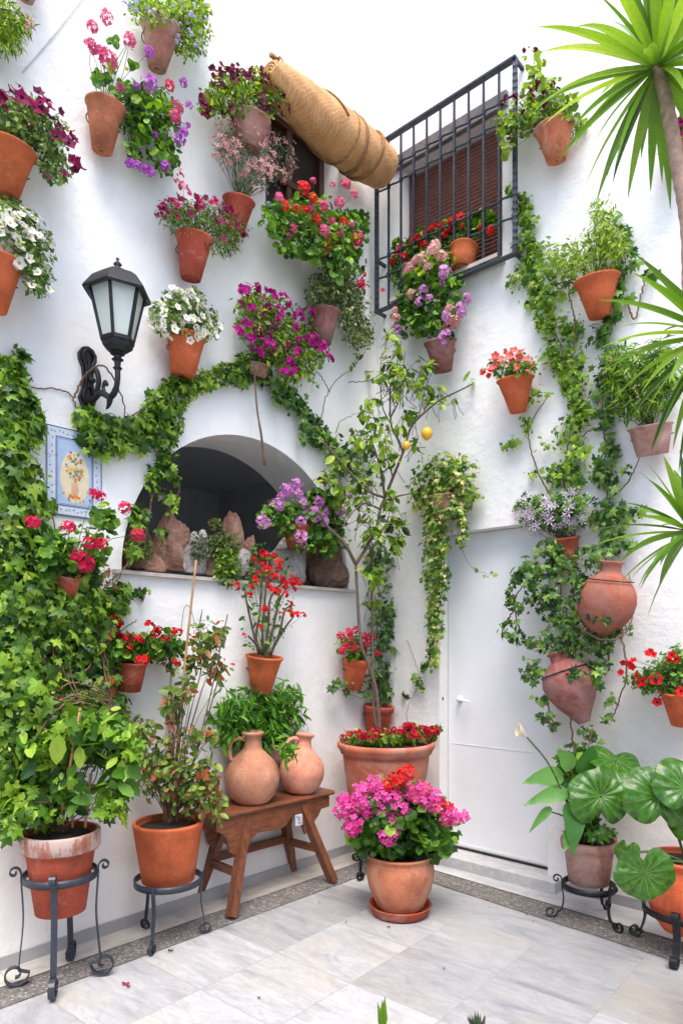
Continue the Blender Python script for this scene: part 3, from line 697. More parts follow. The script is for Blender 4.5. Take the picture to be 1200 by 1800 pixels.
# ---------------------------------------------------------------- painted tile panel
tp = thing('tile_panel', 'blue bordered painted ceramic tile picture under the lantern', 'tile picture', WL(2.342, 2.12, 0))
def cm(n, c, r=.2): return plain(n, c, r, 0, .12, 40, .03)
cT = [cm('glaze_white_blue', (.60, .66, .76)), cm('glaze_navy', (.05, .07, .22)), cm('glaze_cream', (.72, .62, .42)), cm('glaze_paleblue', (.38, .50, .68)), cm('glaze_orange', (.66, .22, .04)), cm('glaze_green', (.09, .28, .14)), cm('glaze_red', (.55, .07, .04)), cm('glaze_blue', (.10, .18, .50)), cm('glaze_flesh', (.62, .36, .24)), cm('glaze_yellow', (.72, .50, .10))]
TW, TH, tc = .286, .430, (2.342, 2.335)
def tq(x, y, o): return WL(tc[0] - x, tc[1] + y, o)
b = MB()
for i in range(2):
    for j in range(3): b.box(tq((i - .5) * .143, (j - 1) * .1433, .005), DL * .0707, NL * .005, UP * .0709)
b.out('tiles', cT[0], tp)
b = MB()
def frame(w, h, t, o, m=1):
    for sy in (-1, 1): b.box(tq(0, sy * h, o), DL * (w + t), NL * .0006, UP * t, m)
    for sx in (-1, 1): b.box(tq(sx * w, 0, o + .0004), DL * t, NL * .0006, UP * h, m)
frame(.139, .211, .0022, .0106); frame(.094, .165, .0022, .0106); frame(.087, .158, .0012, .0106, 7)
def disc2(x, y, rx, ry, m, o, k=14, a0=0.):
    A = [tq(x + rx * math.cos(a) * math.cos(a0) - ry * math.sin(a) * math.sin(a0), y + rx * math.cos(a) * math.sin(a0) + ry * math.sin(a) * math.cos(a0), o) for a in np.arange(k) * 2 * PI / k]; b.add(A, [tuple(range(k))], m)
A = [tq(x, y, .0104) for x, y in ((-.084, -.155), (.084, -.155), (.084, .155), (-.084, .155))]; b.add(A, [(0, 1, 2, 3)], 3)
disc2(0, -.02, .074, .128, 2, .0109, 28)
for k in range(46):          # scrolled blue border flourishes
    a = k / 46 * 4; i = int(a); f = a - i
    x, y = [(-.116 + .232 * f, .188), (.116, .188 - .376 * f), (.116 - .232 * f, -.188), (-.116, -.188 + .376 * f)][i]
    disc2(x + rng.normal() * .004, y + rng.normal() * .004, .007, .0028, 7 if k % 3 else 5, .0106, 8, rng.random() * 3)
# a bouquet in a vase, in bright glazes
disc2(0, -.085, .02, .036, 8, .0112); disc2(0, -.118, .03, .008, 4, .0113); disc2(0, -.052, .024, .006, 9, .0114)
for k in range(60):
    a = rng.random() * 6.28; r = rng.random() ** .5; x, y = .046 * r * math.cos(a), .035 + .075 * r * math.sin(a)
    disc2(x, y, .006 + .006 * rng.random(), .004 + .004 * rng.random(), int(rng.choice([4, 5, 5, 6, 7, 8, 9, 4])), .0115 + k * .00002, 8, a)
for k in range(16): disc2(rng.normal() * .03, -.12 + rng.normal() * .012, .008, .004, int(rng.choice([5, 4, 6, 9])), .0118 + k * .00002, 8, rng.random() * 3)
b.out('painting', cT, tp)
# ================================================================ pots
def pot_geo(R, h, rb, style, c_top, axis_up):
    """profile from the bottom; c_top is the centre of the rim"""
    base = c_top - axis_up * h; b = MB(); t = .009 + R * .03
    if style == 'lip': body = [(rb, 0), (rb + (R * .93 - rb) * .55, h * .55), (R * .90, h * .90), (R * .99, h * .945), (R, h * .985), (R * .97, h)]
    elif style == 'band': body = [(rb, 0), (R * .86, h * .74), (R * .87, h * .76), (R * .965, h * .775), (R, h * .95), (R * .99, h)]
    elif style == 'bowl': body = [(rb, 0), (R * .86, h * .16), (R * 1.02, h * .42), (R * 1.03, h * .6), (R * .93, h * .84), (R * .91, h * .9), (R * .985, h * .95), (R, h * .985), (R * .97, h)]
    elif style == 'belly': body = [(rb, 0), (rb * 1.12, h * .05), (R * .93, h * .38), (R * 1.02, h * .66), (R * .985, h * .82), (R * .93, h * .89), (R * .94, h * .94), (R, h * .975), (R * .985, h)]
    elif style == 'tub': body = [(rb, 0), (R * .80, h * .4), (R * .88, h * .80), (R * .885, h * .835), (R * .93, h * .85), (R * .94, h * .88), (R * .99, h * .93), (R * 1.0, h * .98), (R * .97, h)]
    elif style == 'plain': body = [(rb, 0), (R * .985, h * .93), (R, h * .95), (R, h * .99), (R * .98, h)]
    pts = [(.011, .012), (.012, 0), (rb * .55, .0), (rb * .6, .004), (rb * .82, .004), (rb * .88, 0), (rb * .96, 0)] + body
    q = [(max(R - t - .004, .02), h), (max(R - t, .02), h - .012), (max(R * .9 - t, .02), h * .8), (.011, h * .8)]
    # round the profile where it bends
    b.lathe(pts + q, base, axis_up, 40); return b
def make_pot(root, c_top, R, h, rb, mat, style='lip', axis=UP, name='pot', soil=True, ring=None, side='L'):
    axis = unit(np.asarray(axis, float)); b = pot_geo(R, h, rb, style, c_top, axis); o = b.out(name, M[mat], root, True)
    if soil:
        b = MB(); k = 24; x, y, z = frame_of(axis); rr = R * .9 - .012
        V = [c_top - z * .018] + [c_top - z * (.024 + .006 * rng.random()) + rr * (math.cos(a) * x + math.sin(a) * y) for a in np.arange(k) * 2 * PI / k]
        b.add(V, [(0, i + 1, (i + 1) % k + 1) for i in range(k)]); b.out('soil', M['soil'], root)
    if ring:
        nn = basis(side)[1]; f = .62; c = c_top - axis * h * (1 - f) ; r = rb + (R - rb) * f + .006
        x, y, z = frame_of(axis); b = MB(); a0_ = math.atan2(-nn @ y, -nn @ x); a = np.linspace(a0_ - 1.5, a0_ + 1.5, 21)
        b.tube(c + r * (np.cos(a)[:, None] * x + np.sin(a)[:, None] * y), .003, 5, cap=False)
        hk = c - nn * r; b.tube([hk, hk - nn * .03, hk - nn * .03 - UP * .04], .004, 5); b.out('hanging_ring', M['iron'], root, True)
    return o
def wall_pot(name, label, cat, side, rim, by, bw, mat, group, style='lip', ring=True, off=None, hide=False):
    """rim: (x, y, width) sighted; by: height of the foot; bw its width"""
    rx, ry, rw = rim; rw *= .94; bw *= .92; g = P(rx, ry, side, .1); R = rw / 2 / FPX * g[1]; g = P(rx, ry, side, R + .018 if off is None else off)
    R = rw / 2 / FPX * g[1]; rb = bw / 2 / FPX * g[1]; t, nn = basis(side)
    wdist = (R + .018 if off is None else off); foot = g - nn * (wdist - max(rb + .015, wdist - .035)); 
    zb = EYE + (HOR - by) / FPX * foot[1]; foot = np.array([foot[0], foot[1], zb])
    ax_ = g - foot; h = np.linalg.norm(ax_)
    root = thing(name, label, cat, g - nn * wdist, group)
    if not hide: make_pot(root, g, R, h, rb, mat, style, ax_, ring=ring, side=side)
    else: make_pot(root, g, R, h, rb, mat, style, ax_, side=side)
    root['r'] = 0; del root['r']
    return root, g, R, wdist
GH = {'hang': 'flower pots hanging on the white walls'}
def plant(name, label, cat, side, rim, by, bw, mat, blobs, leaf, fl, style='lip', ring=True, off=None, wd=None, nst=22, group='flower pots hanging on the white walls', gap=.26, clump=11, **kw):
    root, g, R, wdist = wall_pot(name, label, cat, side, rim, by, bw, mat, group, style, ring, off)
    w = wd or min(.16, wdist * 1.1); kind, size, n, lm = leaf; n = int(n * (1.35 if kind in ('small', 'narrow', 'oval') and n > 300 else 1.1))
    pos = foliage('foliage', blobs, n, side, wdist, w, kind, size, lm, root, gap=gap, clump=clump, **kw)
    fp = flowers(fl, blobs, side, wdist, w, root)
    pick = [pos[i] for i in rng.integers(0, len(pos), nst)] + ([fp[i] for i in rng.integers(0, len(fp), min(len(fp), nst))] if fp else [])
    stems(root, g - UP * .02, pick)
    return root
pet, ger = 'petunia', 'geranium'
A_ = plant
A_('potted_plant', 'leafy pot cut by the top edge above the thin cable', 'potted plant', 'L', (52, -60, 60), 0, 27, 'faded', [(52, -75, 45, 25)], ('small', .03, 200, 'grey'), [])
A_('potted_plant', 'feathery yellow green trailing plant at the top left edge', 'potted plant', 'L', (-28, 15, 70), 80, 40, 'faded', [(-5, 30, 48, 42), (12, 70, 34, 30), (40, 42, 22, 20)], ('narrow', .045, 900, 'lime'), [('tiny', 'palepink', [(52, 50), (56, 36), (46, 66), (60, 44), (44, 28)], .02)], tshift=-.05)
A_('potted_campanula', 'faded pot with bright green foliage and tiny pale blue flowers at the top', 'potted plant', 'L', (283, 45, 76), 121, 34, 'faded', [(295, 20, 68, 32), (335, 60, 34, 45), (250, 8, 28, 16), (345, 20, 26, 30)], ('oval', .024, 1900, 'lime'), [('loose', 'paleblue', 46, .013)], clump=9)
A_('potted_geranium', 'orange pot with leggy pink geranium and foliage spilling to its side', 'potted geranium', 'L', (186, 184, 74), 266, 38, 'salmon', [(262, 200, 52, 48), (285, 245, 34, 40), (235, 165, 40, 26), (180, 140, 16, 18), (238, 265, 22, 20), (205, 122, 12, 14), (290, 285, 22, 18), (228, 112, 9, 12), (200, 68, 12, 10)], ('round', .038, 760, 'gerleaf'),
   [('umbel', 'pink', [(187, 30, .036), (162, 48, .034), (228, 72, .034), (160, 82, .034), (176, 96, .036), (190, 104, .036), (212, 156, .028)], .034), ('umbel', ['pink', 'pinkred'], [(310, 190, .034), (308, 205, .034), (298, 150, .028)], .034),
    ('umbel', 'purple', [(262, 92, .026), (262, 146, .036), (240, 152, .022), (315, 245, .040), (322, 232, .03), (272, 238, .024), (228, 288, .026), (242, 292, .026), (262, 303, .026), (290, 292, .024), (330, 220, .02), (322, 145, .022), (332, 185, .02), (256, 297, .022)], .03), ('loose', 'palepink', [(310, 320, .02), (316, 300, .018), (322, 328, .018)], .02)], wd=.14)
A_('potted_petunia', 'large orange pot with crimson petunias at the left edge', 'potted petunia', 'L', (10, 258, 112), 344, 58, 'terra', [(30, 215, 60, 40), (85, 245, 42, 40), (100, 290, 30, 32), (20, 190, 55, 30)], ('small', .028, 1900, 'petleaf'),
   [('trumpet', 'crimson', [(12, 168), (30, 162), (8, 185), (48, 178), (62, 188), (40, 170), (76, 190), (88, 186), (20, 158), (105, 225), (112, 240), (125, 230), (130, 242), (100, 238), (122, 250), (137, 285), (132, 298), (140, 292), (128, 280), (52, 220), (70, 178), (0, 170), (30, 180), (84, 175), (66, 195)], .031), ('trumpet', 'darkred', [(35, 150), (68, 160), (108, 196), (90, 205), (115, 305), (84, 310), (5, 160)], .025)])
A_('potted_petunia', 'orange pot with white petunias at the left edge below the crimson ones', 'potted petunia', 'L', (-12, 452, 112), 545, 60, 'terra', [(20, 400, 52, 42), (55, 440, 40, 45), (70, 490, 26, 32), (5, 370, 36, 25)], ('small', .027, 1700, 'petleaf'),
   [('trumpet', 'white', 64, .025), ('trumpets', 'white', [(22, 415, .034), (10, 380, .03), (35, 395, .03), (62, 410, .028)], .03)])
A_('potted_petunia', 'pot with dark wine red petunias beside the end of the straw blind', 'potted petunia', 'L', (440, 207, 78), 262, 50, 'faded', [(430, 165, 72, 36), (385, 180, 36, 30), (478, 175, 34, 36), (430, 140, 55, 22)], ('oval', .03, 1500, 'lime'),
   [('trumpet', 'darkred', 80, .027, 'edge'), ('trumpets', 'darkred', [(358, 172, .03), (366, 185, .03), (376, 126, .026), (388, 122, .026), (404, 122, .03), (418, 122, .026), (440, 130, .026), (460, 122, .03), (470, 138, .026), (486, 150, .03), (498, 168, .03), (508, 190, .026)], .03)], tshift=-.08)
A_('potted_saponaria', 'grey leaved plant with tiny pale pink flowers in a terracotta pot', 'potted plant', 'L', (420, 352, 62), 408, 34, 'redbrown', [(430, 262, 52, 42), (485, 275, 34, 40), (400, 250, 22, 40), (465, 310, 44, 22)], ('narrow', .028, 1300, 'grey'), [('tiny', 'palepink', 97, .031)], wd=.13, nst=34)
A_('potted_petunia', 'reddish pot with magenta crimson petunias over fine foliage', 'potted petunia', 'L', (342, 416, 72), 491, 38, 'redbrown', [(350, 385, 58, 34), (400, 400, 36, 36), (310, 375, 34, 26), (395, 430, 34, 20)], ('narrow', .034, 1900, 'petleaf'),
   [('trumpet', 'crimson', 34, .026, 'top'), ('trumpets', 'crimson', [(288, 358, .028), (300, 352, .03), (318, 350, .03), (345, 348, .032), (362, 350, .032), (378, 352, .032), (392, 358, .03), (405, 366, .028), (414, 378, .026), (425, 412, .026), (276, 378, .022)], .03), ('loose', 'pink', [(316, 310, .02), (322, 328, .024), (330, 338, .02)], .02)])
A_('potted_geranium', 'red and pink geraniums massed under the straw blind', 'potted geranium', 'L', (565, 415, 66), 452, 40, 'redbrown', [(545, 380, 68, 36), (500, 385, 40, 34), (590, 420, 50, 36), (535, 420, 50, 30), (575, 440, 50, 30), (610, 462, 34, 30), (625, 395, 24, 22)], ('round', .040, 1500, 'gerleaf'),
   [('umbel', 'scarlet', [(533, 330, .045), (549, 348, .036), (535, 370, .036), (500, 362, .03), (556, 386, .036), (603, 390, .036), (520, 366, .026)], .035), ('umbel', 'pink', [(545, 368, .03), (569, 362, .036), (608, 325, .034), (596, 357, .032), (622, 342, .028), (584, 325, .022), (597, 411, .034), (570, 405, .032), (490, 347, .026), (618, 395, .024), (515, 400, .026), (583, 388, .022), (506, 415, .02), (550, 318, .02)], .03), ('umbel', 'pinkred', [(628, 420, .04), (634, 500, .03), (672, 510, .02), (640, 482, .02)], .03)], off=.2, wd=.15)
A_('potted_sedum', 'small weathered pot with trailing succulent right of the magenta bougainvillea', 'potted plant', 'L', (571, 545, 60), 603, 38, 'mauve', [(585, 500, 40, 30), (625, 560, 30, 45), (610, 510, 36, 30), (560, 520, 22, 20), (635, 590, 22, 26)], ('small', .027, 2800, 'tuft'), [('loose', 'cream', 8, .012)], clump=8)
A_('potted_petunia', 'bright orange pot with white petunias right of the lantern', 'potted petunia', 'L', (328, 588, 76), 660, 46, 'terra', [(325, 560, 55, 36), (350, 575, 38, 32), (290, 555, 28, 30), (325, 525, 38, 22)], ('small', .028, 1500, 'petleaf'),
   [('trumpet', 'white', 72, .025), ('trumpets', 'white', [(322, 562, .026), (342, 562, .028), (286, 572, .026), (368, 590, .03), (298, 592, .026), (315, 510, .03), (335, 515, .03)], .03)])
bo = A_('potted_bougainvillea', 'magenta trailing plant massed right of the white petunias above the arch', 'potted plant', 'L', (455, 640, 44), 662, 34, 'smoke', [(460, 560, 50, 48), (505, 590, 52, 50), (440, 530, 30, 28), (540, 620, 36, 34), (520, 655, 34, 26), (470, 625, 44, 30)], ('small', .034, 2300, 'lime'),
   [('loose', 'magenta', [(450, 505), (430, 510), (420, 535), (440, 545), (462, 532), (480, 520), (470, 515), (490, 548), (505, 530), (498, 522), (435, 570), (455, 580), (447, 588), (420, 585), (415, 583), (470, 592), (500, 605), (520, 575), (492, 560), (515, 555), (530, 560), (545, 550), (538, 592), (525, 600), (548, 605), (560, 615), (575, 625), (578, 630), (505, 640), (512, 660), (500, 655), (455, 622), (445, 615), (475, 610), (460, 560), (480, 575), (526, 548), (552, 598), (566, 608), (515, 650), (508, 636), (470, 545), (427, 518), (441, 598), (462, 604), (520, 620)], .037)], tshift=-.1, wd=.14)
b = MB(); b.tube(smooth_path([P(447, 655, 'L', .10), P(452, 720, 'L', .10), P(460, 770, 'L', .09), P(465, 818, 'L', .07)], 14), [.006] * 7 + [.008] * 7, 6); b.out('cane', M['twig'], bo, True)
A_('potted_geranium', 'reddish brown wall pot with red geranium left of the thin cane', 'potted geranium', 'L', (232, 1162, 62), 1213, 44, 'redbrown', [(250, 1135, 58, 28), (215, 1140, 30, 28), (295, 1135, 30, 24)], ('round', .036, 620, 'gerleaf'),
   [('loose', 'red', [(200, 1096, .034), (212, 1125, .036), (222, 1140, .038), (243, 1124, .032), (250, 1162, .034), (262, 1103, .034), (278, 1108, .036), (290, 1120, .03), (305, 1110, .028), (308, 1165, .026), (190, 1120, .022), (270, 1115, .03), (228, 1125, .03), (315, 1112, .024)], .03)])
A_('potted_crown_of_thorns', 'orange wall pot with bare stemmed red flowers below the arch', 'potted plant', 'L', (465, 1153, 72), 1217, 38, 'terra', [(470, 1080, 48, 50), (455, 1010, 30, 34), (490, 1010, 30, 26), (440, 1135, 20, 10)], ('oval', .034, 260, 'gerleaf'),
   [('loose', 'red', [(457, 972, .028), (482, 975, .028), (460, 990, .026), (490, 1004, .028), (466, 1002, .026), (415, 1032, .026), (442, 1032, .026), (508, 1015, .03), (520, 1020, .03), (500, 1028, .032), (486, 1038, .03), (525, 1027, .026), (475, 1038, .03), (470, 1022, .022), (465, 1070, .024), (510, 1062, .024), (508, 1080, .028), (532, 1082, .022), (520, 1080, .024), (455, 1102, .022), (428, 1118, .018), (445, 985, .02), (495, 1080, .022), (515, 1035, .024), (480, 1012), (495, 1018), (452, 1008), (475, 1000), (438, 1045, .02), (500, 1045), (512, 1025), (468, 975), (488, 990), (447, 1020)], .028)], wd=.1, nst=6)
ct = bpy.data.objects['potted_crown_of_thorns']; b = MB(); g0 = P(465, 1153, 'L', .12)
for pts in ([(455, 1150), (445, 1110), (434, 1060), (430, 1030)], [(462, 1150), (462, 1100), (466, 1050), (470, 985)], [(468, 1150), (480, 1105), (490, 1060), (505, 1030)], [(474, 1150), (500, 1105), (515, 1085)], [(476, 1150), (492, 1110), (500, 1075), (515, 1060)], [(460, 1150), (450, 1120), (457, 1075), (460, 1000)], [(466, 1150), (472, 1095), (476, 1050), (500, 1020)], [(463, 1150), (446, 1128), (436, 1118)]):
    b.tube(smooth_path([P(x, y, 'L', .12 + .02 * k * ((len(pts) + pts[1][0]) % 3 - 1)) for k, (x, y) in enumerate(pts)], 14), np.linspace(.0085, .005, 14), 6)
b.out('branches', M['bark'], ct, True)
A_('potted_geranium', 'small orange wall pot with rose pink geranium in front of the ivy', 'potted geranium', 'L', (627, 1158, 50), 1211, 32, 'terra', [(622, 1138, 34, 22)], ('round', .035, 180, 'gerleaf'),
   [('umbel', 'pinkred', [(598, 1118, .036), (612, 1112, .036), (625, 1108, .036), (640, 1118, .034), (605, 1135, .036), (620, 1138, .036), (636, 1138, .034), (652, 1120, .03), (600, 1145, .03), (663, 1148, .024), (615, 1125, .034), (645, 1130, .026)], .034)], style='band')
A_('potted_ivy', 'brown clay pot of dark ivy behind the lemon trunk', 'potted ivy', 'L', (666, 1240, 58), 1285, 44, 'redbrown', [(680, 1130, 34, 70), (690, 1050, 30, 60), (668, 1205, 44, 30), (610, 1208, 30, 12), (710, 1180, 26, 44), (665, 980, 30, 40), (700, 1110, 30, 50)], ('ivy', .045, 1150, 'ivydark'), [], off=.12, style='band', wd=.09)
A_('potted_pelargonium', 'brown pot of lilac purple pelargonium in the alcove opening', 'potted geranium', 'L', (520, 925, 52), 962, 34, 'redbrown', [(545, 905, 62, 36), (580, 940, 40, 40), (500, 905, 40, 34), (570, 880, 30, 28), (530, 945, 46, 24)], ('round', .042, 950, 'gerleaf'),
   [('umbel', 'lilac', [(502, 862, .046), (522, 868, .05), (488, 888, .045), (462, 918, .042), (530, 882, .04), (528, 915, .045), (550, 900, .045), (565, 915, .048), (528, 945, .045), (560, 882, .034), (595, 898, .042), (548, 908, .04), (608, 902, .03), (612, 870, .026), (532, 958, .034), (520, 853, .04), (495, 872, .035), (570, 900, .034)], .045)], off=.07, ring=False, wd=.09)
rg = A_('potted_geranium', 'red brown pot of crimson red geraniums rising out of the left ivy', 'potted geranium', 'L', (122, 1010, 50), 1045, 36, 'redbrown', [(130, 965, 60, 40), (110, 990, 50, 30), (185, 920, 30, 30)], ('round', .04, 420, 'gerleaf'),
   [('umbel', 'pinkred', [(166, 868, .034), (177, 872, .03), (219, 893, .040), (58, 918, .034), (120, 927, .040), (243, 940, .040), (158, 955, .036), (170, 958, .03), (145, 988, .055), (180, 955, .026), (135, 978, .036)], .035)], off=.22, wd=.13)
# ---- right wall
A_('potted_geranium', 'mauve brown pot of tall pink lilac geranium under the grille', 'potted geranium', 'R', (773, 600, 62), 653, 34, 'mauve', [(755, 540, 48, 44), (725, 510, 34, 44), (765, 480, 46, 44), (800, 550, 26, 28), (715, 560, 26, 26), (750, 580, 44, 16)], ('round', .042, 1000, 'gerleaf'),
   [('umbel', ['lilac', 'palepink'], [(760, 440, .044), (742, 455, .044), (775, 452, .04), (722, 472, .04), (752, 470, .04), (782, 478, .04), (730, 458, .03), (722, 518, .04), (745, 510, .04), (738, 530, .036), (755, 525, .034), (785, 555, .042), (792, 570, .042), (782, 590, .038), (808, 540, .04), (820, 525, .04), (800, 562, .036), (695, 560, .032), (697, 580, .034), (694, 545, .022), (790, 545, .036), (812, 550, .034), (765, 430, .03), (780, 603, .026), (777, 498, .026)], .04)], off=.17, wd=.13)
A_('potted_petunia', 'small orange pot of salmon red petunias high beside the ivy', 'potted petunia', 'R', (905, 665, 70), 725, 30, 'terra', [(895, 648, 44, 22), (915, 645, 32, 24)], ('small', .03, 460, 'gerleaf'),
   [('trumpet', 'salmon', [(862, 632), (872, 640), (880, 630), (895, 625), (900, 636), (912, 628), (925, 630), (935, 638), (885, 640), (908, 645), (920, 642), (870, 625), (902, 615), (915, 618), (888, 618), (930, 648), (865, 645)], .026), ('trumpet', 'scarlet', [(848, 655), (858, 660), (862, 650), (852, 648)], .022)])
A_('potted_geranium', 'salmon pot with sprawling foliage and dark flowers by the grille top', 'potted geranium', 'R', (973, 222, 76), 283, 36, 'salmon', [(920, 200, 46, 32), (955, 165, 36, 36), (895, 215, 34, 26), (937, 110, 16, 22), (890, 250, 14, 26), (1020, 215, 16, 22), (990, 185, 30, 26)], ('round', .034, 760, 'lime'),
   [('loose', 'darkred', [(890, 175), (905, 172), (912, 180), (930, 160), (945, 155), (935, 172), (950, 145), (925, 90), (940, 90), (970, 150), (980, 160), (885, 185), (920, 200), (955, 165), (895, 240), (960, 185), (938, 180), (942, 148)], .022)], wd=.16, tshift=-.05)
A_('potted_shrub', 'bright orange pot with pale lime shrub high on the right', 'potted plant', 'R', (1048, 490, 84), 558, 38, 'terra', [(1045, 440, 46, 44), (1060, 380, 24, 44), (1005, 450, 34, 34), (1080, 430, 26, 36), (975, 460, 24, 28)], ('lance', .040, 1500, 'lime'), [('tiny', 'paleblue', [(1050, 340), (1062, 345), (1095, 395), (1030, 400), (1002, 420)], .014)], tshift=.1, clump=8)
A_('potted_fern', 'faded pink pot with feathery dark foliage behind the spiky leaves', 'potted fern', 'R', (1142, 748, 82), 800, 56, 'faded', [(1130, 680, 60, 55), (1090, 650, 40, 50), (1160, 640, 36, 50), (1100, 710, 46, 30)], ('narrow', .055, 2300, 'ivy'), [('tiny', 'palepink', 16, .014)], clump=9, wd=.17)
A_('potted_pelargonium', 'red clay pot with star shaped white and violet flowers in the ivy', 'potted plant', 'R', (987, 945, 66), 1002, 40, 'redbrown', [(965, 905, 62, 34), (1000, 890, 40, 28), (930, 895, 30, 26)], ('ivy', .04, 620, 'gerleaf'), [('star', 'lavender', 85, .033)])
A_('potted_petunia', 'crimson petunias behind the yucca trunk at the right edge', 'potted petunia', 'R', (1192, 250, 62), 300, 36, 'salmon', [(1190, 232, 30, 24), (1175, 265, 14, 22)], ('small', .03, 320, 'petleaf'), [('trumpet', 'crimson', 18, .026), ('trumpet', 'crimson', [(1166, 240), (1164, 256), (1170, 266), (1196, 214)], .026)])
A_('potted_geranium', 'orange pot with scarlet flowers at the right edge above the bowl pot', 'potted petunia', 'R', (1202, 1212, 92), 1272, 56, 'terra', [(1165, 1190, 50, 34), (1195, 1165, 40, 28), (1130, 1195, 34, 22)], ('small', .032, 1000, 'gerleaf'),
   [('trumpet', 'red', [(1095, 1165, .022), (1106, 1168, .024), (1090, 1182, .022), (1138, 1148, .026), (1142, 1145, .024), (1180, 1152, .026), (1186, 1158, .024), (1118, 1188, .028), (1130, 1198, .03), (1124, 1200, .026), (1152, 1194, .032), (1154, 1234, .032), (1195, 1215, .03), (1175, 1160, .022), (1110, 1172, .022), (1112, 1160, .02), (1148, 1150, .02)], .026)], wd=.14)
A_('hanging_variegated_ivy', 'round tuft of cream variegated ivy with a long tail by the door', 'potted ivy', 'R', (780, 868, 60), 915, 40, 'faded', [(785, 835, 56, 38), (800, 870, 40, 28), (755, 870, 40, 34), (765, 930, 30, 50), (765, 1000, 26, 60), (762, 1080, 17, 60), (760, 1150, 12, 34), (812, 920, 12, 40), (780, 890, 40, 26)], ('ivy', .036, 2900, 'varieg'), [('loose', 'cream', 10, .012)], wd=.11, clump=9, tshift=.08)
# inside the grille
A_('potted_geranium', 'orange pot of red geraniums inside the window grille', 'potted geranium', 'R', (815, 437, 56), 475, 42, 'terra', [(810, 400, 56, 22), (770, 415, 40, 20), (850, 385, 30, 24)], ('round', .04, 520, 'gerleaf'), [('umbel', 'red', [(760, 402, .034), (775, 398, .034), (795, 390, .034), (808, 382, .036), (790, 402, .032), (782, 412, .03), (862, 405, .03), (845, 400, .026), (770, 425, .026), (815, 398, .026)], .034)], off=.055, ring=False, wd=.035)
A_('potted_geranium', 'deep red geraniums by the lower left corner of the window grille', 'potted geranium', 'R', (722, 472, 40), 503, 30, 'smoke', [(725, 445, 42, 26), (715, 480, 34, 24), (750, 475, 20, 20)], ('round', .04, 480, 'gerleaf'), [('umbel', 'red', [(703, 436, .03), (735, 418, .034), (750, 412, .032), (712, 450, .03), (690, 460, .026), (738, 432, .03), (725, 425, .03), (748, 430, .03), (698, 445, .024)], .032)], off=.055, ring=False, wd=.035)
# ================================================================ climbing ivy
def climber(name, label, side, blobs, n, size, mat, vines, off=.05, wd=.05, cat='climbing plant', kind='ivy', stemr=.006, gap=.3, clump=12, extra=None, stemmat='twig', **kw):
    x0, y0 = vines[0][0][:2]; root = thing(name, label, cat, P(x0, y0, side, .01), None)
    foliage('foliage', blobs, n, side, off, wd, kind, size, mat, root, gap=gap, clump=clump, up=.35, sheen=.75, **kw)
    b = MB()
    for v in vines:
        pts = np.array([P(q[0], q[1], side, q[2] if len(q) > 2 else .03) for q in v]); m = 10 * len(v)
        sp = smooth_path(pts, m); sp += rng.normal(size=sp.shape) * .0025; b.tube(sp, np.linspace(stemr, stemr * .5, m), 5)
    b.out('stem', M[stemmat], root, True)
    if kind == 'ivy' and n > 800: young(root, side, blobs, n // 4, size * .62, 'lime' if mat == 'ivy' else 'gerleaf', off, wd)
    return root
def young(root, side, blobs, n, size, mat, off, wd):
    foliage('young_foliage', blobs, n, side, off, wd, 'oval', size, mat, root, gap=.3, clump=5, up=.4, sheen=.6, tshift=.1)
def runner(pts, r, step=9):
    """small blobs along a sighted path"""
    out = []
    for (x0, y0), (x1, y1) in zip(pts[:-1], pts[1:]):
        k = max(1, int(math.hypot(x1 - x0, y1 - y0) / step))
        for i in range(k): f = i / k; out.append((x0 + (x1 - x0) * f + rng.normal() * r * .25, y0 + (y1 - y0) * f + rng.normal() * r * .25, r, r))
    return out
lefti = [(15, 665, 42, 55, .05, .05), (35, 730, 50, 60, .07, .06), (20, 820, 52, 70, .1, .08), (55, 880, 45, 50, .1, .08), (30, 950, 66, 70, .14, .10), (110, 1000, 70, 52, .14, .10),
         (50, 1060, 80, 80, .16, .12), (140, 1080, 70, 62, .15, .11), (60, 1150, 88, 80, .16, .12), (150, 1160, 66, 60, .13, .1), (50, 1250, 86, 90, .18, .14), (150, 1270, 62, 62, .16, .12),
         (200, 1060, 40, 30, .07, .05), (20, 1350, 46, 70, .2, .12), (225, 1040, 36, 12, .05, .04), (200, 1250, 30, 40, .12, .08), (20, 1440, 26, 36, .22, .08)]
climber('climbing_ivy', 'dense mass of bright ivy covering the wall at the left edge', 'L', lefti, 5300, .060, 'ivy',
    [[(20 + 22 * i + 15 * rng.random(), 1380 - 50 * rng.random(), .22), (20 + 22 * i + 45 * rng.random(), 1270, .23), (10 + 20 * i + 60 * rng.random(), 1170 - 40 * rng.random(), .19), (20 + 18 * i + 50 * rng.random(), 1060, .15), (10 + 12 * i, 950, .1)] for i in range(8)] + [[(60, 1440, .2), (50, 1300, .12), (60, 1150, .06), (30, 950, .03), (20, 800, .02), (10, 660, .02)], [(110, 1420, .2), (130, 1260, .1), (160, 1120, .05), (200, 1030, .03), (250, 960, .02)], [(90, 1430, .2), (170, 1230, .12), (140, 1100, .05), (90, 900, .03)],
     [(150, 1180, .2), (200, 1120, .15), (240, 1090, .1)], [(60, 1300, .3), (110, 1240, .3), (180, 1230, .28), (230, 1260, .2)]], clump=6, gap=.2, tshift=.0)
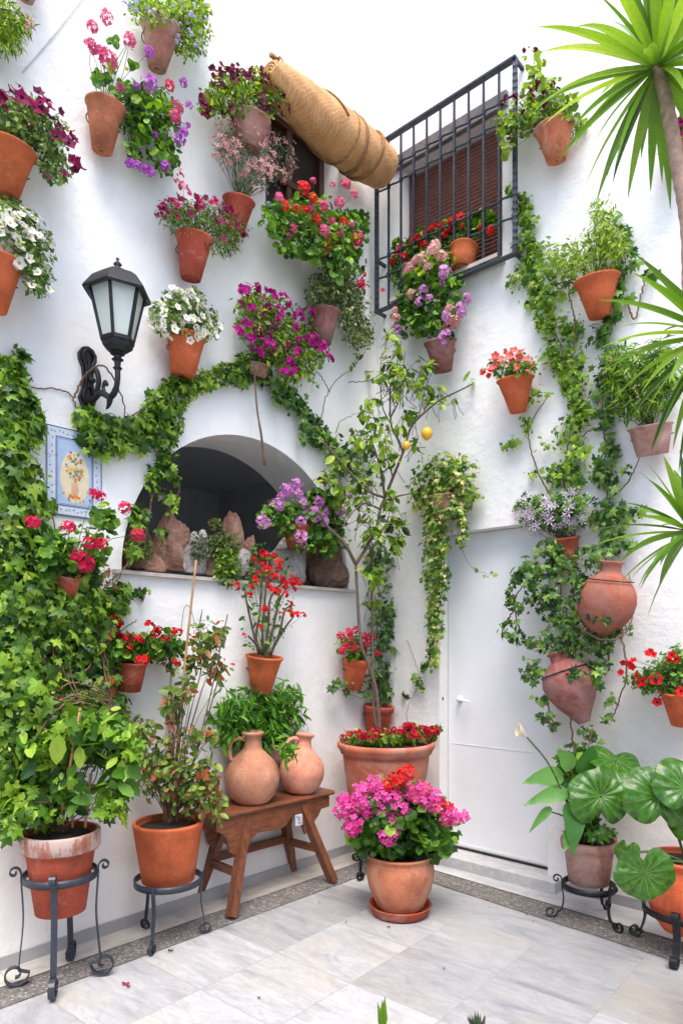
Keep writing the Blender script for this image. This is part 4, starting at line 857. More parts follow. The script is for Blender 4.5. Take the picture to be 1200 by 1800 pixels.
climber('dry_vine', 'tangle of thin brown dead stems woven into the left ivy', 'L', [(150, 1220, 60, 30, .25, .06), (190, 1020, 40, 40, .1, .05)], 60, .04, 'redleaf',
    [[(100, 1215, .27), (130, 1200, .3), (170, 1210, .3), (200, 1235, .28), (190, 1255, .28)], [(95, 1235, .28), (140, 1222, .3), (190, 1240, .3), (210, 1275, .28)], [(90, 1225, .3), (120, 1232, .3), (150, 1215, .3), (185, 1225, .3)], [(110, 1245, .28), (150, 1235, .32), (180, 1260, .3)],
     [(140, 1245, .28), (160, 1290, .3), (175, 1330, .3), (150, 1430, .25)], [(165, 1300, .28), (185, 1340, .28), (170, 1400, .25), (150, 1440, .2)], [(205, 1010, .06), (180, 1040, .08), (160, 1100, .1)], [(260, 930, .03), (225, 990, .05), (190, 1030, .08)]], stemr=.0045)
arch_path = [(135, 735), (180, 745), (225, 755), (262, 745), (290, 720), (300, 690), (330, 678), (380, 660), (430, 652), (470, 660)]
ab = runner(arch_path, 19) + [(190, 770, 50, 32), (240, 765, 45, 38), (285, 740, 40, 45), (310, 700, 42, 34), (380, 665, 36, 20), (435, 660, 34, 18), (300, 770, 26, 26), (290, 808, 22, 34), (272, 860, 16, 40), (300, 880, 18, 30), (245, 920, 20, 34), (235, 965, 18, 22), (305, 835, 14, 24), (285, 945, 12, 16), (150, 740, 26, 20)]
climber('climbing_ivy', 'ivy garland running over the arch from the tile picture to the middle', 'L', ab, 1700, .052, 'ivy',
    [[(250, 990, .02), (262, 900, .03), (285, 810, .03), (270, 745, .03), (300, 690, .03), (370, 665, .03), (450, 655, .03), (520, 700, .03)], [(285, 960, .03), (300, 890, .04), (315, 860, .03), (298, 800, .03), (290, 730, .03)], [(285, 760, .03), (220, 760, .03), (150, 740, .02), (120, 690, .01), (55, 680, .01)], [(300, 690, .02), (200, 750, .03)],
     [(130, 700, .03), (150, 660, .06), (185, 645, .2), (215, 700, .05), (220, 740, .03)]], off=.05, wd=.045)
rb_ = runner([(470, 660), (510, 710), (550, 750), (590, 790), (610, 840)], 20) + [(555, 755, 32, 26), (600, 800, 32, 34), (585, 850, 28, 22), (650, 820, 34, 40), (500, 690, 24, 24), (620, 770, 30, 20)]
climber('climbing_ivy', 'dark trailing ivy falling from the arch top to the lemon tree', 'L', rb_, 620, .055, 'ivydark',
    [[(450, 655, .03), (510, 710, .04), (555, 750, .05), (600, 795, .06), (640, 850, .1)], [(570, 765, .05), (600, 850, .06), (590, 900, .06)]], off=.06, wd=.04, tshift=.1)
climber('wall_vine', 'thin arching twig with few pale leaves left of the corner', 'L', [(617, 640, 12, 8), (555, 675, 6, 10), (640, 625, 12, 8), (655, 660, 12, 10), (700, 620, 8, 8)], 26, .06, 'lemonleaf',
    [[(563, 745, .05), (572, 700, .07), (590, 670, .08), (615, 650, .09), (640, 620, .1), (655, 590, .1)], [(612, 672, .08), (650, 668, .1), (680, 650, .1), (720, 630, .12)], [(580, 690, .07), (568, 668, .06), (555, 655, .05), (548, 680, .05)], [(590, 760, .05), (600, 740, .05), (630, 725, .05)]], kind='oval', stemr=.0035, stemmat='bark')
# right wall
ri = runner([(915, 345), (925, 400), (935, 470), (945, 540), (970, 600), (1000, 650), (1020, 720), (1010, 790), (985, 850)], 24, 12) + [(925, 360, 18, 24), (935, 480, 40, 60), (970, 500, 44, 50), (985, 560, 40, 44), (1000, 610, 34, 40), (940, 440, 32, 30), (905, 500, 10, 20), (1010, 660, 34, 36), (1015, 710, 34, 34), (1000, 770, 34, 34), (960, 830, 40, 26), (990, 850, 36, 30), (925, 740, 22, 30), (905, 775, 26, 22), (945, 700, 28, 22), (960, 640, 22, 24), (950, 790, 20, 18)]
climber('climbing_ivy', 'wide band of fine ivy descending from the grille corner past the orange pots', 'R', ri, 1700, .040, 'ivy',
    [[(1000, 1240, .03), (1005, 1100, .03), (1010, 950, .04), (990, 850, .03), (1000, 770, .03), (1012, 700, .02), (985, 610, .02), (950, 520, .02), (930, 430, .02), (918, 350, .02)], [(1010, 950, .04), (960, 860, .03), (935, 800, .02), (930, 750, .02), (960, 700, .02)], [(1005, 640, .04), (1010, 570, .06), (1000, 520, .05), (998, 480, .04)], [(955, 520, .02), (975, 500, .05), (1000, 495, .1)]], tshift=.14, off=.05, wd=.045, clump=7, gap=.22)
ri2 = runner([(1095, 400), (1100, 470), (1080, 540), (1065, 600), (1060, 700), (1062, 800), (1070, 880), (1065, 960)], 20, 14) + [(1090, 500, 22, 30), (1060, 600, 26, 40), (1055, 830, 36, 36), (1085, 800, 26, 40), (1060, 900, 40, 36), (1090, 910, 44, 40), (1050, 960, 40, 30), (1100, 960, 36, 26), (1148, 478, 18, 18), (1110, 700, 20, 30)]
climber('climbing_ivy', 'looser ivy strand behind the spiky leaves on the right wall', 'R', ri2, 700, .052, 'ivydark',
    [[(1070, 1180, .1), (1065, 1000, .05), (1066, 880, .03), (1062, 780, .03), (1060, 680, .02), (1080, 540, .02), (1098, 420, .02)], [(1066, 880, .03), (1100, 850, .04), (1130, 790, .05)], [(1060, 750, .03), (1030, 760, .04), (1000, 790, .03)], [(1098, 520, .02), (1115, 560, .02), (1130, 500, .02), (1148, 470, .02)]], off=.06, wd=.05, tshift=.1, clump=7, gap=.2)
ri3 = runner([(985, 1000), (940, 1000), (900, 1020), (890, 1060)], 12, 10) + [(940, 1010, 34, 30), (900, 1065, 16, 18), (895, 1110, 26, 22), (920, 1125, 24, 16), (960, 1050, 40, 46), (1000, 1090, 44, 46), (1040, 1120, 40, 36), (970, 1130, 36, 30), (940, 1180, 30, 30), (1000, 1150, 32, 22), (1045, 1060, 24, 24), (985, 980, 24, 20), (1060, 1040, 14, 20), (1072, 1060, 10, 20), (1050, 1175, 26, 20), (1090, 1110, 22, 16), (1065, 1265, 14, 12), (960, 1260, 18, 16), (975, 1280, 16, 14), (1030, 1280, 16, 16), (1070, 1235, 12, 12), (1010, 1235, 16, 10), (1030, 1215, 14, 10), (950, 1230, 12, 12), (1040, 1300, 16, 16), (1020, 1320, 26, 18), (1030, 1045, 20, 26, .3, .02), (1055, 1080, 22, 18, .31, .02), (1000, 1185, 26, 14, .3, .03), (1045, 1195, 14, 18, .28, .03), (960, 960, 26, 30), (1040, 985, 30, 24), (1015, 1020, 26, 26)]
climber('trailing_ivy', 'ivy cascading around both old clay amphoras', 'R', ri3, 1350, .046, 'ivydark',
    [[(1010, 1330, .2), (1000, 1250, .2), (1000, 1150, .2), (985, 1050, .15), (985, 980, .1)], [(990, 1120, .2), (930, 1130, .16), (905, 1080, .14), (910, 1040, .12), (950, 1010, .1)], [(905, 1070, .14), (885, 1100, .14), (880, 1120, .14)], [(1010, 1100, .25), (1060, 1125, .26), (1100, 1110, .22), (1112, 1060, .15), (1105, 1010, .12)], [(1090, 1110, .22), (1100, 1180, .2), (1085, 1240, .15), (1072, 1265, .14)], [(960, 1210, .16), (965, 1250, .2), (975, 1280, .2)], [(1040, 1280, .22), (1030, 1330, .25)], [(1000, 1000, .1), (1010, 1080, .2), (1010, 1160, .2)]], off=.19, wd=.07, clump=8, tshift=.05)
climber('trailing_tendril', 'single thin tendril drooping across the top of the white door', 'R', [(812, 962, 5, 5), (838, 1003, 5, 6), (856, 1010, 14, 5), (835, 875, 22, 6)], 26, .028, 'lime', [[(800, 900, .05), (808, 950, .05), (820, 985, .05), (836, 1002, .05), (868, 1012, .05)], [(805, 872, .06), (850, 876, .06)]], stemr=.002)
climber('wall_vine', 'wispy leafy runner between the lemon trunk and the door frame', 'R', [(735, 1200, 12, 22), (712, 1222, 10, 8), (750, 1282, 14, 8), (725, 1278, 10, 8), (745, 1170, 12, 16), (775, 1278, 10, 8)], 90, .04, 'ivy', [[(715, 1125, .05), (728, 1160, .05), (735, 1200, .05), (715, 1250, .06), (725, 1280, .06), (780, 1278, .06)], [(735, 1190, .05), (750, 1170, .05), (760, 1150, .05)]], stemr=.0025)

# ================================================================ rocks and plants in the alcove
def rockmat(name, c1, c2, c3):
    m, nt, bs = new_mat(name); c = coords(nt, True); n = noise(nt, c, 7, 8, .7, .5); n2 = noise(nt, c, 40, 6, .7)
    col = ramp(nt, n, [(.3, c1), (.52, c2), (.72, c3)]); col = mixc(nt, .4, col, ramp(nt, n2, [(.3, .15), (.7, .85)]), 'OVERLAY')
    nt.links.new(col, bs.inputs['Base Color']); bs.inputs['Roughness'].default_value = .92
    p = bump(nt, bs, n2, .9, .02); bump(nt, bs, n, .8, .05, p); return m
M['rk'] = rockmat('pink_brown_rock', (.22, .10, .07), (.42, .22, .155), (.60, .40, .31)); M['rkd'] = rockmat('dark_rock', (.10, .06, .045), (.22, .13, .10), (.36, .22, .16)); M['rkg'] = rockmat('grey_rock', (.28, .25, .25), (.46, .42, .42), (.62, .58, .57))
def rock(label, px, py, w, h, off, mat, point=.0, seed=0):
    """px,py: foot centre; w,h sighted size"""
    g = P(px, py, 'L', off); sx = w / 2 / FPX * g[1] * 1.25; sz = h / FPX * g[1]
    r = np.random.default_rng(seed); n1, n2 = 18, 28; V = []
    ph = r.random((6, 3)) * 6; fr = r.normal(size=(6, 3)) * 2.6
    for i in range(n1 + 1):
        for j in range(n2):
            th = PI * i / n1; a = 2 * PI * j / n2; d = np.array([math.sin(th) * math.cos(a), math.sin(th) * math.sin(a), math.cos(th)])
            k = 1 + .04 * abs(math.sin(d @ fr[1] * 3.1 + ph[1][0])) + .04 * abs(math.sin(d @ fr[2] * 5.3)) + sum(.11 * math.sin(d @ f + p[0]) for f, p in zip(fr, ph)) + .05 * math.sin(d @ fr[0] * 4) + r.normal() * .012
            tap = 1 - point * max(0, d[2] * .5 + .5) ** 1.5
            q = d * k; zz = max(q[2] * .62 + .45, 0.); V.append(g + DL * q[0] * sx * tap + NL * q[1] * sx * .62 * tap + UP * zz * sz)
    F = [(i * n2 + j, (i + 1) * n2 + j, (i + 1) * n2 + (j + 1) % n2, i * n2 + (j + 1) % n2) for i in range(n1) for j in range(n2)]
    V = np.array(V); o = mesh('rock', V - g, F, mat); o.location = [float(v) for v in g]; return setp(o, label, 'rock', 'rocks along the alcove sill')
rock('rough brown rock at the left foot of the arch', 240, 1000, 62, 62, -.10, M['rkd'], .4, 1)
rock('tall pinkish slab of rock behind the ivy in the alcove', 305, 1003, 52, 92, -.16, M['rk'], .25, 2)
rock('pale pointed grey rock left of the middle of the alcove sill', 348, 1008, 46, 64, -.10, M['rkg'], .3, 13)
rock('pointed reddish rock standing at the centre back of the alcove', 412, 1008, 44, 100, -.26, M['rk'], .6, 4)
rock('small lavender grey stone on the alcove sill behind the red flowers', 418, 1012, 40, 42, -.06, M['rkg'], .2, 5)
rock('low brown stone between the pale rocks on the sill', 378, 1012, 40, 30, -.06, M['rkd'], .2, 6)
rock('broad dark brown rock filling the right foot of the arch', 578, 1034, 84, 96, -.10, M['rkd'], .2, 7)
rock('rounded grey brown boulder under the purple flowers', 500, 1026, 66, 62, -.12, M['rkg'], .2, 8)
rock('slanting dark rock behind the purple flowers', 545, 1032, 60, 110, -.24, M['rkd'], .4, 10)
rock('little reddish stone at the sill edge beside the leftmost rock', 272, 1004, 26, 30, -.03, M['rk'], .5, 21)
rock('jagged reddish brown shard between slab and pale rock', 327, 1006, 26, 48, -.22, M['rk'], .7, 22)
rock('small terracotta coloured wedge right of the reddish pointed rock', 440, 1012, 34, 62, -.24, M['rk'], .5, 23)
rock('flat brown stone under the grey sprig on the sill', 455, 1016, 34, 22, -.04, M['rkd'], .2, 24)
def tuft(label, blobs, n, kind, size, mat, off, wd, name='ground_plant', **kw):
    g = P(blobs[0][0], blobs[0][1] + blobs[0][3], 'L', off); r = thing(name, label, 'plant', g)
    pos = foliage('foliage', blobs, n, 'L', off, wd, kind, size, mat, r, **kw) if off > 0 else None
    return r
def deep_tuft(label, x, y, rx, ry, n, size, mat, off):
    g = P(x, y + ry, 'L', off); r = thing('ground_plant', label, 'plant', g, 'small plants between the alcove rocks')
    u = ball(n); pos = P(x + rx * u[:, 0], y - ry * u[:, 1], 'L', off + .05 * u[:, 2]); N = n
    nrm = u * .6 + UP * .5 + NL * .5 + rng.normal(size=(N, 3)) * .5; tip = UP * .5 + rng.normal(size=(N, 3)); sz = size * (.6 + .7 * rng.random(N))
    V, F, k = leaf_geo(pos, nrm, tip, sz, 'small'); mesh('foliage', V, F, M[mat], r, tone=np.repeat(np.clip(.5 + rng.normal(size=N) * .25, 0, 1), k)); 
    b = MB(); b.tube([g - UP * .01, P(x, y, 'L', off)], .004, 5); b.out('stems', M['twig'], r, True)
deep_tuft('creeping bright green sedum between pointed rock and grey stone', 392, 962, 34, 26, 700, .028, 'tuft', -.05)
deep_tuft('green sedum spilling over the alcove sill edge', 400, 1000, 28, 34, 520, .028, 'ivy', .02)
deep_tuft('mossy straw coloured growth over the leftmost rock', 245, 965, 26, 24, 260, .028, 'redleaf', .0)
deep_tuft('little brown leaved sprig standing behind the sedum', 378, 922, 12, 12, 60, .026, 'redleaf', -.12)
deep_tuft('grey dry tuft on the pale pointed rock', 350, 965, 18, 26, 300, .024, 'grey', -.02)
deep_tuft('dark green clump at the foot of the purple pelargonium', 455, 985, 24, 30, 260, .034, 'ivydark', -.05)

# ================================================================ amphoras
def lathe_thing(name, label, cat, mat, prof, c, axis, group=None, k=44, part='body'):
    r = thing(name, label, cat, c, group); b = MB(); b.lathe(prof, c, axis, k); b.out(part, M[mat], r, True); return r
M['oldred'] = terracotta('old_red_clay', (.34, .085, .05), .6, (.36, .20, .16), .3)
g = P(1065, 1055, 'R', .19); R = 50 / FPX * g[1]
axa = unit(UP * 1. + DR * .16 + NR * .05); c0 = g - axa * R * 1.25
am = lathe_thing('amphora', 'round bellied old red amphora hung in the ivy', 'amphora', 'oldred', [(0, 0), (R * .18, 0.0), (R * .36, R * .10), (R * .62, R * .32), (R * .82, R * .58), (R * .95, R * .88), (R, R * 1.2), (R * .96, R * 1.5), (R * .84, R * 1.78), (R * .64, R * 2.0), (R * .44, R * 2.14), (R * .34, R * 2.26), (R * .34, R * 2.5), (R * .42, R * 2.58), (R * .38, R * 2.62), (R * .3, R * 2.58), (R * .28, R * 2.3), (0, R * 2.2)], c0, axa)
b = MB(); a = np.linspace(0, 2 * PI, 33); x, y, z = frame_of(axa); b.tube(c0 + axa * R * 1.95 + R * .80 * (np.cos(a)[:, None] * x + np.sin(a)[:, None] * y), .0035, 5, cap=False); b.tube([c0 + axa * R * 1.95 - NR * R * .8, P(1075, 1010, 'R', .0)], .004, 5); b.out('hanging_wire', M['iron'], am, True)
g = P(1006, 1218, 'R', .18); R = 46 / FPX * g[1]; axb = unit(UP * 1. - DR * .38 + NR * .05); c0 = g - axb * R * 1.2
am2 = lathe_thing('amphora', 'dusty egg shaped amphora tipped to one side under the round one', 'amphora', 'mauve', [(0, 0), (R * .22, 0), (R * .25, R * .06), (R * .42, R * .35), (R * .72, R * .8), (R * .95, R * 1.3), (R, R * 1.7), (R * .86, R * 2.1), (R * .55, R * 2.4), (R * .36, R * 2.5), (R * .34, R * 2.75), (R * .44, R * 2.85), (R * .38, R * 2.88), (R * .28, R * 2.8), (R * .28, R * 2.5), (0, R * 2.4)], c0, axb)
b = MB(); x, y, z = frame_of(axb); b.tube(c0 + axb * R * 2.05 + R * .92 * (np.cos(a)[:, None] * x + np.sin(a)[:, None] * y), .0035, 5, cap=False); b.tube([c0 + axb * R * 2.05 - NR * R * .85, P(1010, 1180, 'R', .0)], .004, 5); b.out('hanging_wire', M['iron'], am2, True)

# ================================================================ bench with two jugs
def woodmat(name, c1, c2, rot):
    m, nt, bs = new_mat(name); c = coords(nt); mp = nt.nodes.new('ShaderNodeMapping'); mp.inputs['Rotation'].default_value = rot; nt.links.new(c, mp.inputs[0])
    mp2 = nt.nodes.new('ShaderNodeMapping'); mp2.inputs['Scale'].default_value = (1.2, 14, 14); nt.links.new(mp.outputs[0], mp2.inputs[0])
    n = noise(nt, mp2.outputs[0], 4, 6, .65, 1.2); n2 = noise(nt, c, 12, 5)
    col = ramp(nt, n, [(.3, c1), (.7, c2)]); col = mixc(nt, ramp(nt, n2, [(.55, 0.), (.75, .5)]), col, tuple(x * 1.35 for x in c2))
    nt.links.new(col, bs.inputs['Base Color']); nt.links.new(ramp(nt, n, [(.3, .55), (.7, .35)]), bs.inputs['Roughness']); bump(nt, bs, n, .5, .004); return m
M['wood'] = woodmat('worn_dark_wood', (.075, .024, .012), (.27, .095, .042), (0, 0, -math.atan2(DL[1], DL[0])))
M['woodleg'] = woodmat('worn_dark_wood_upright', (.07, .024, .012), (.25, .085, .038), (0, PI / 2, 0))
FA, FB, FC_, FD = P(407, 1617, 'F'), P(343, 1587, 'F'), P(585, 1553, 'F'), P(513, 1533, 'F')
bl = unit(((FC_ - FA) + (FD - FB)) / 2); bw_ = np.array([bl[1], -bl[0], 0])     # along, towards the room
cen = (FA + FB + FC_ + FD) / 4; TZ = .565
ap_s = 1.25
be = thing('wooden_bench', 'small dark wooden bench with splayed legs carrying two clay jugs', 'bench', cen)
b = MB(); b.box(cen + UP * (TZ - .014), bl * .46, bw_ * .115, UP * .014)
for s in (-1, 1): b.tube([cen + UP * (TZ - .014) + bw_ * .115 * s - bl * .459, cen + UP * (TZ - .014) + bw_ * .115 * s + bl * .459], .0135, 8)
b.out('bench_top', M['wood'], be)
ap = [(-.43, 0), (.43, 0), (.43, -.055), (.36, -.06), (.335, -.09), (.30, -.115), (.285, -.16), (.255, -.125), (.225, -.165), (.20, -.115), (.16, -.08), (.11, -.065), (.06, -.10), (.03, -.105), (-.04, -.105), (-.10, -.10), (-.15, -.10), (-.19, -.125), (-.225, -.17), (-.255, -.125), (-.285, -.185), (-.31, -.17), (-.345, -.15), (-.36, -.09), (-.40, -.06), (-.43, -.05)]
for s in (1, -1):
    b = MB(); b.prism([(x, y * ap_s) for x, y in ap], cen + UP * (TZ - .03) + bw_ * (.098 * s + .009), bl, UP, -bw_ * .018)
    if s == 1:
        for x in (-.30, -.24, .24, .30): b.tube([cen + UP * (TZ - .085) + bw_ * .105 + bl * x, cen + UP * (TZ - .085) + bw_ * .112 + bl * x], .008, 8)
    b.out('carved_apron', M['wood'], be)
b = MB()
for s in (-1, 1): b.box(cen + UP * (TZ - .05) + bl * .43 * s, bl * .009, bw_ * .09, UP * .022)
b.out('end_rail', M['wood'], be)
tops = {}
for nm, f in (('A', FA), ('B', FB), ('C', FC_), ('D', FD)):
    d = f - cen; sl, sw = np.sign(d @ bl), np.sign(d @ bw_); t0 = cen + bl * sl * .20 + bw_ * sw * .078 + UP * (TZ - .03); tops[nm] = (f, t0)
    b = MB(); b.bar(f + UP * .016, t0, .056, .044, bl); b.out('leg', M['woodleg'], be)
lp = lambda k, f: tops[k][0] * (1 - f) + tops[k][1] * f
for p, q, f in (('A', 'B', .42), ('C', 'D', .42), ('B', 'D', .46)):
    b = MB(); b.bar(lp(p, f), lp(q, f), .024, .044); b.out('stretcher', M['wood'], be)
M['plq'] = plain('white_glaze', (.66, .68, .72), .25, 0, .1, 60, .02); M['plb'] = plain('blue_glaze', (.08, .14, .36), .3, bmp=0)
pq = P(513, 1438, 'D', 4.17); rel = pq - cen; pq = cen + bl * (rel @ bl) + bw_ * .1095 + UP * pq[2]
b = MB(); b.box(pq + bw_ * .004, bl * .026, bw_ * .004, UP * .033); pl = b.out('tile_plaque', M['plq'], be)
b = MB()
def arcp(cx, cy, r, a0, a1, n=12): return [pq + bw_ * .0085 + bl * (cx + r * math.cos(a)) + UP * (cy + r * math.sin(a)) for a in np.linspace(a0, a1, n)]
b.tube(arcp(0.0, .009, .009, .2, 4.9), .0022, 5); b.tube(arcp(0, -.009, .010, 1.6, -3.0), .0022, 5); b.tube(arcp(-.016, .022, .004, 0, 5), .0014, 5); b.tube(arcp(.015, -.022, .004, 0, 5), .0014, 5); b.out('painted_scroll', M['plb'], pl, True)
def jug(label, px, py, w, dep, tilt, hand, neck=1.):
    g = P(px, py, 'D', dep); g[2] = TZ + .001; R = w / 2 / FPX * dep
    ax_ = unit(UP + tilt); r = thing('clay_jug', label, 'jug', g, 'clay jugs on the bench'); b = MB()
    pr = [(0, 0), (R * .52, 0), (R * .60, R * .03), (R * .84, R * .32), (R * .98, R * .72), (R, R * .98), (R * .95, R * 1.24), (R * .78, R * 1.54), (R * .54, R * 1.78), (R * .37, R * 1.95), (R * .31, R * 2.12), (R * .29, R * 2.3), (R * .34, R * 2.44), (R * .41, R * 2.50), (R * .42, R * 2.57), (R * .35, R * 2.60), (R * .26, R * 2.5), (R * .25, R * 2.1), (0, R * 2.0)]
    P_ = np.array(pr); sm = smooth_path(np.column_stack([P_[2:13], np.zeros(11)]), 34)[:, :2]; pr = pr[:2] + [tuple(v) for v in sm] + pr[13:]
    b.lathe(pr, g, ax_, 56); b.out('body', M['jug'], r, True)
    x, y, z = frame_of(ax_); hd = unit(hand - z * (hand @ z)); q = lambda rr, zz: g + hd * R * rr + z * R * zz
    b = MB(); b.tube(smooth_path([q(.26, 2.28), q(.5, 2.36), q(.76, 2.26), q(.86, 1.98), q(.80, 1.66), q(.72, 1.56)], 18), [.012] * 18, 10); b.out('handle', M['jug'], r, True); return r
jug('round clay jug with its handle facing the red leaved shrub', 443, 1409, 96, 4.0, np.array([0.01, 0, 0]), np.array([-1., -.35, 0]))
jug('clay jug leaning towards the corner tub', 526, 1391, 80, 4.26, np.array([.10, .06, 0]), np.array([-.9, -.5, 0]))
# ================================================================ plants on the floor and in stands
A_('potted_jasmine', 'bushy bright green plant behind the clay jugs', 'potted plant', 'L', (484, 1305, 44), 1345, 30, 'smoke', [(450, 1262, 66, 50), (500, 1270, 46, 40), (400, 1275, 40, 44), (470, 1225, 50, 30), (508, 1322, 18, 26, .33, .04), (405, 1235, 30, 30), (470, 1300, 70, 24), (520, 1235, 20, 26)], ('lance', .068, 1500, 'basil'), [], off=.09, wd=.07, ring=False, clump=9, droop=.75)
def scroll(c, e1, e2, r, turns=1.4, a0=0., n=26, k=1):
    return [c + (r * (1 - .78 * i / n)) * (math.cos(a0 + k * turns * 2 * PI * i / n) * e1 + math.sin(a0 + k * turns * 2 * PI * i / n) * e2) for i in range(n + 1)]
def stand(label, c, R, zr, feet, mat='iron', wdt=.02, curl='top', out=1.28, rad=.034):
    """iron ring on three scrolled legs; c centre on the floor"""
    r = thing('plant_stand', label, 'plant stand', c, 'iron plant stands'); b = MB(); k = 48; a = np.arange(k) * 2 * PI / k
    for dz0, dz1, rr0, rr1 in ((-.016, .016, R, R + .006),):
        V = [c + q * (math.cos(t) * np.array([1, 0, 0]) + math.sin(t) * np.array([0, 1, 0])) + UP * (zr + z) for q, z in ((rr0, dz0), (rr1, dz0), (rr1, dz1), (rr0, dz1)) for t in a]
        b.add(V, [(i * k + j, i * k + (j + 1) % k, ((i + 1) % 4) * k + (j + 1) % k, ((i + 1) % 4) * k + j) for i in range(4) for j in range(k)])
    b.out('ring', M[mat], r, True)
    for an in feet:
        d = np.array([math.cos(an), math.sin(an), 0]); s = np.cross(UP, d); f = c + d * R * out
        prof = smooth_path([c + d * (R + .008) + UP * (zr + .02), c + d * (R + .008) + UP * (zr - .02), c + d * (R * 1.0 + .0) + UP * zr * .62, c + d * R * 1.10 + UP * zr * .25, f + UP * .035], 16)
        cc = f + UP * rad + d * rad * .2
        foot = scroll(cc, -d, -UP, rad, 1.25, .0, 20)
        path = list(prof[:-2]) + foot
        top = [q for q in scroll(c + d * (R + .036) + UP * (zr + .03), -d, UP, .026, 1.1, 0, 14)][::-1] if curl == 'top' else []
        path = top + path; b = MB(); path = np.array(path)
        # flat strap: narrow ribbon with thickness
        T = unit(np.gradient(path, axis=0)); N_ = unit(np.cross(T, s)); n = len(path); V = []
        for i in range(n):
            for ss, tt in ((-1, -1), (1, -1), (1, 1), (-1, 1)): V.append(path[i] + s * wdt / 2 * ss + N_[i] * .003 * tt)
        F = [(i * 4 + j, i * 4 + (j + 1) % 4, (i + 1) * 4 + (j + 1) % 4, (i + 1) * 4 + j) for i in range(n - 1) for j in range(4)] + [(3, 2, 1, 0), tuple((n - 1) * 4 + j for j in range(4))]
        b.add(V, F); b.out('leg', M[mat], r)
    return r
def floor_pot(name, label, cat, px, dep, ytop, w, ybot, bw, mat, style, group=None):
    g = P(px, ytop, 'D', dep); z0 = EYE + (HOR - ybot) / FPX * dep; R = w / 2 / FPX * dep; rb = bw / 2 / FPX * dep
    root = thing(name, label, cat, np.array([g[0], g[1], z0]), group); make_pot(root, g, R, g[2] - z0, rb, mat, style); return root, g, R
def leaves_on(root, blobs, leaf, dep, wd, fl=(), **kw):
    bb = [(b[0], b[1], b[2], b[3], b[4] if len(b) > 4 else dep, b[5] if len(b) > 5 else wd) for b in blobs]
    kind, size, n, lm = leaf; pos = foliage('foliage', bb, n, 'D', dep, wd, kind, size, lm, root, **kw)
    fp = flowers(fl, bb, 'D', dep, wd, root); return pos, fp
FG = 'large pots standing on the floor or in iron stands'
# big pot at the left
root, g, R = floor_pot('potted_hibiscus', 'big red pot with chalky rim and tall leafy plant on canes in a scrolled stand', 'potted plant', 107, 3.04, 1460, 132, 1600, 84, 'redbrown', 'band', FG)
pos, _ = leaves_on(root, [(60, 1330, 60, 50, 3.0, .16), (150, 1290, 70, 50, 3.0, .16), (40, 1420, 50, 44, 2.95, .14), (200, 1320, 50, 46, 3.0, .14), (110, 1380, 50, 40, 3.05, .14), (200, 1400, 36, 44, 3.0, .12), (90, 1440, 40, 20, 3.0, .1), (15, 1460, 22, 30, 2.9, .08), (190, 1440, 20, 26, 2.95, .08)], ('ivy', .070, 720, 'ivy'), 3.0, .15, (), gap=.24, clump=7, tshift=.1)
leaves_on(root, [(70, 1320, 60, 50), (160, 1290, 70, 50), (190, 1350, 50, 60), (100, 1390, 60, 40), (40, 1400, 40, 50)], ('oval', .075, 520, 'gerleaf'), 3.0, .15, (), gap=.24, clump=6, tshift=.12)
stems(root, g, [pos[i] for i in rng.integers(0, len(pos), 22)], .004, 'twig')
b = MB(); V, F, k = leaf_geo(np.array([P(105, 1290, 'D', 2.86), P(140, 1310, 'D', 2.88)]), np.array([[.2, -1, .1], [-.1, -1, .2]]), np.array([[-.1, 0, -1.], [.1, 0, -1.]]), np.array([.13, .10]), 'oval'); mesh('leaf', V, F, M['lime'], root, tone=np.full(len(F), .75))
for x0, y0, x1, y1, d in ((104, 1450, 142, 1245, 2.9), (88, 1450, 92, 1330, 3.05), (150, 1455, 160, 1360, 3.0), (128, 1455, 130, 1300, 3.1)):
    b = MB(); b.tube([P(x0, y0, 'D', 3.0), P(x1, y1, 'D', d)], .0065, 6); b.out('cane', M['cane'], root, True)
b = MB(); R_ = R; b.lathe([(R_ * .97, -.075), (R_ * 1.006, -.070), (R_ * 1.012, -.006), (R_ * 1.0, .0015), (R_ * .92, .0015)], g, UP, 40); b.out('chalky_rim', M['chalk'], root, True)
stand('tall dark blue grey stand with scrolled straps holding the big chalky pot', np.array([g[0], g[1], 0]), R * .90, .47, (-1.35, -2.75, .2, 1.7), 'bluegrey_iron', .026, 'top', 1.14, .058)
# orange pot
root, g, R = floor_pot('potted_abelia', 'plain orange pot with bronze tipped leggy shrub beside the bench', 'potted plant', 296, 3.46, 1443, 122, 1546, 90, 'terra', 'plain', FG)
pos, _ = leaves_on(root, [(310, 1370, 66, 46), (345, 1400, 50, 40), (270, 1330, 40, 40), (355, 1360, 30, 40), (340, 1300, 24, 24), (300, 1240, 22, 40), (360, 1130, 30, 40, 3.6, .1), (385, 1110, 18, 24, 3.65, .08), (385, 1180, 24, 26, 3.65, .08), (380, 1420, 14, 40), (330, 1210, 16, 26), (345, 1170, 20, 20, 3.6, .08), (300, 1160, 18, 26, 3.6, .08), (250, 1280, 26, 24), (375, 1290, 16, 16)], ('oval', .043, 2200, 'redleaf'), 3.46, .15, (), gap=.26, clump=6)
stems(root, g, [pos[i] for i in rng.integers(0, len(pos), 60)], .003, 'twig')
b = MB(); b.tube(smooth_path([P(300, 1445, 'D', 3.46), P(310, 1330, 'D', 3.5), P(318, 1240, 'D', 3.55), P(330, 1120, 'D', 3.6), P(345, 985, 'D', 3.66)], 20), .0065, 6); b.out('cane', M['cane'], root, True)
b = MB()
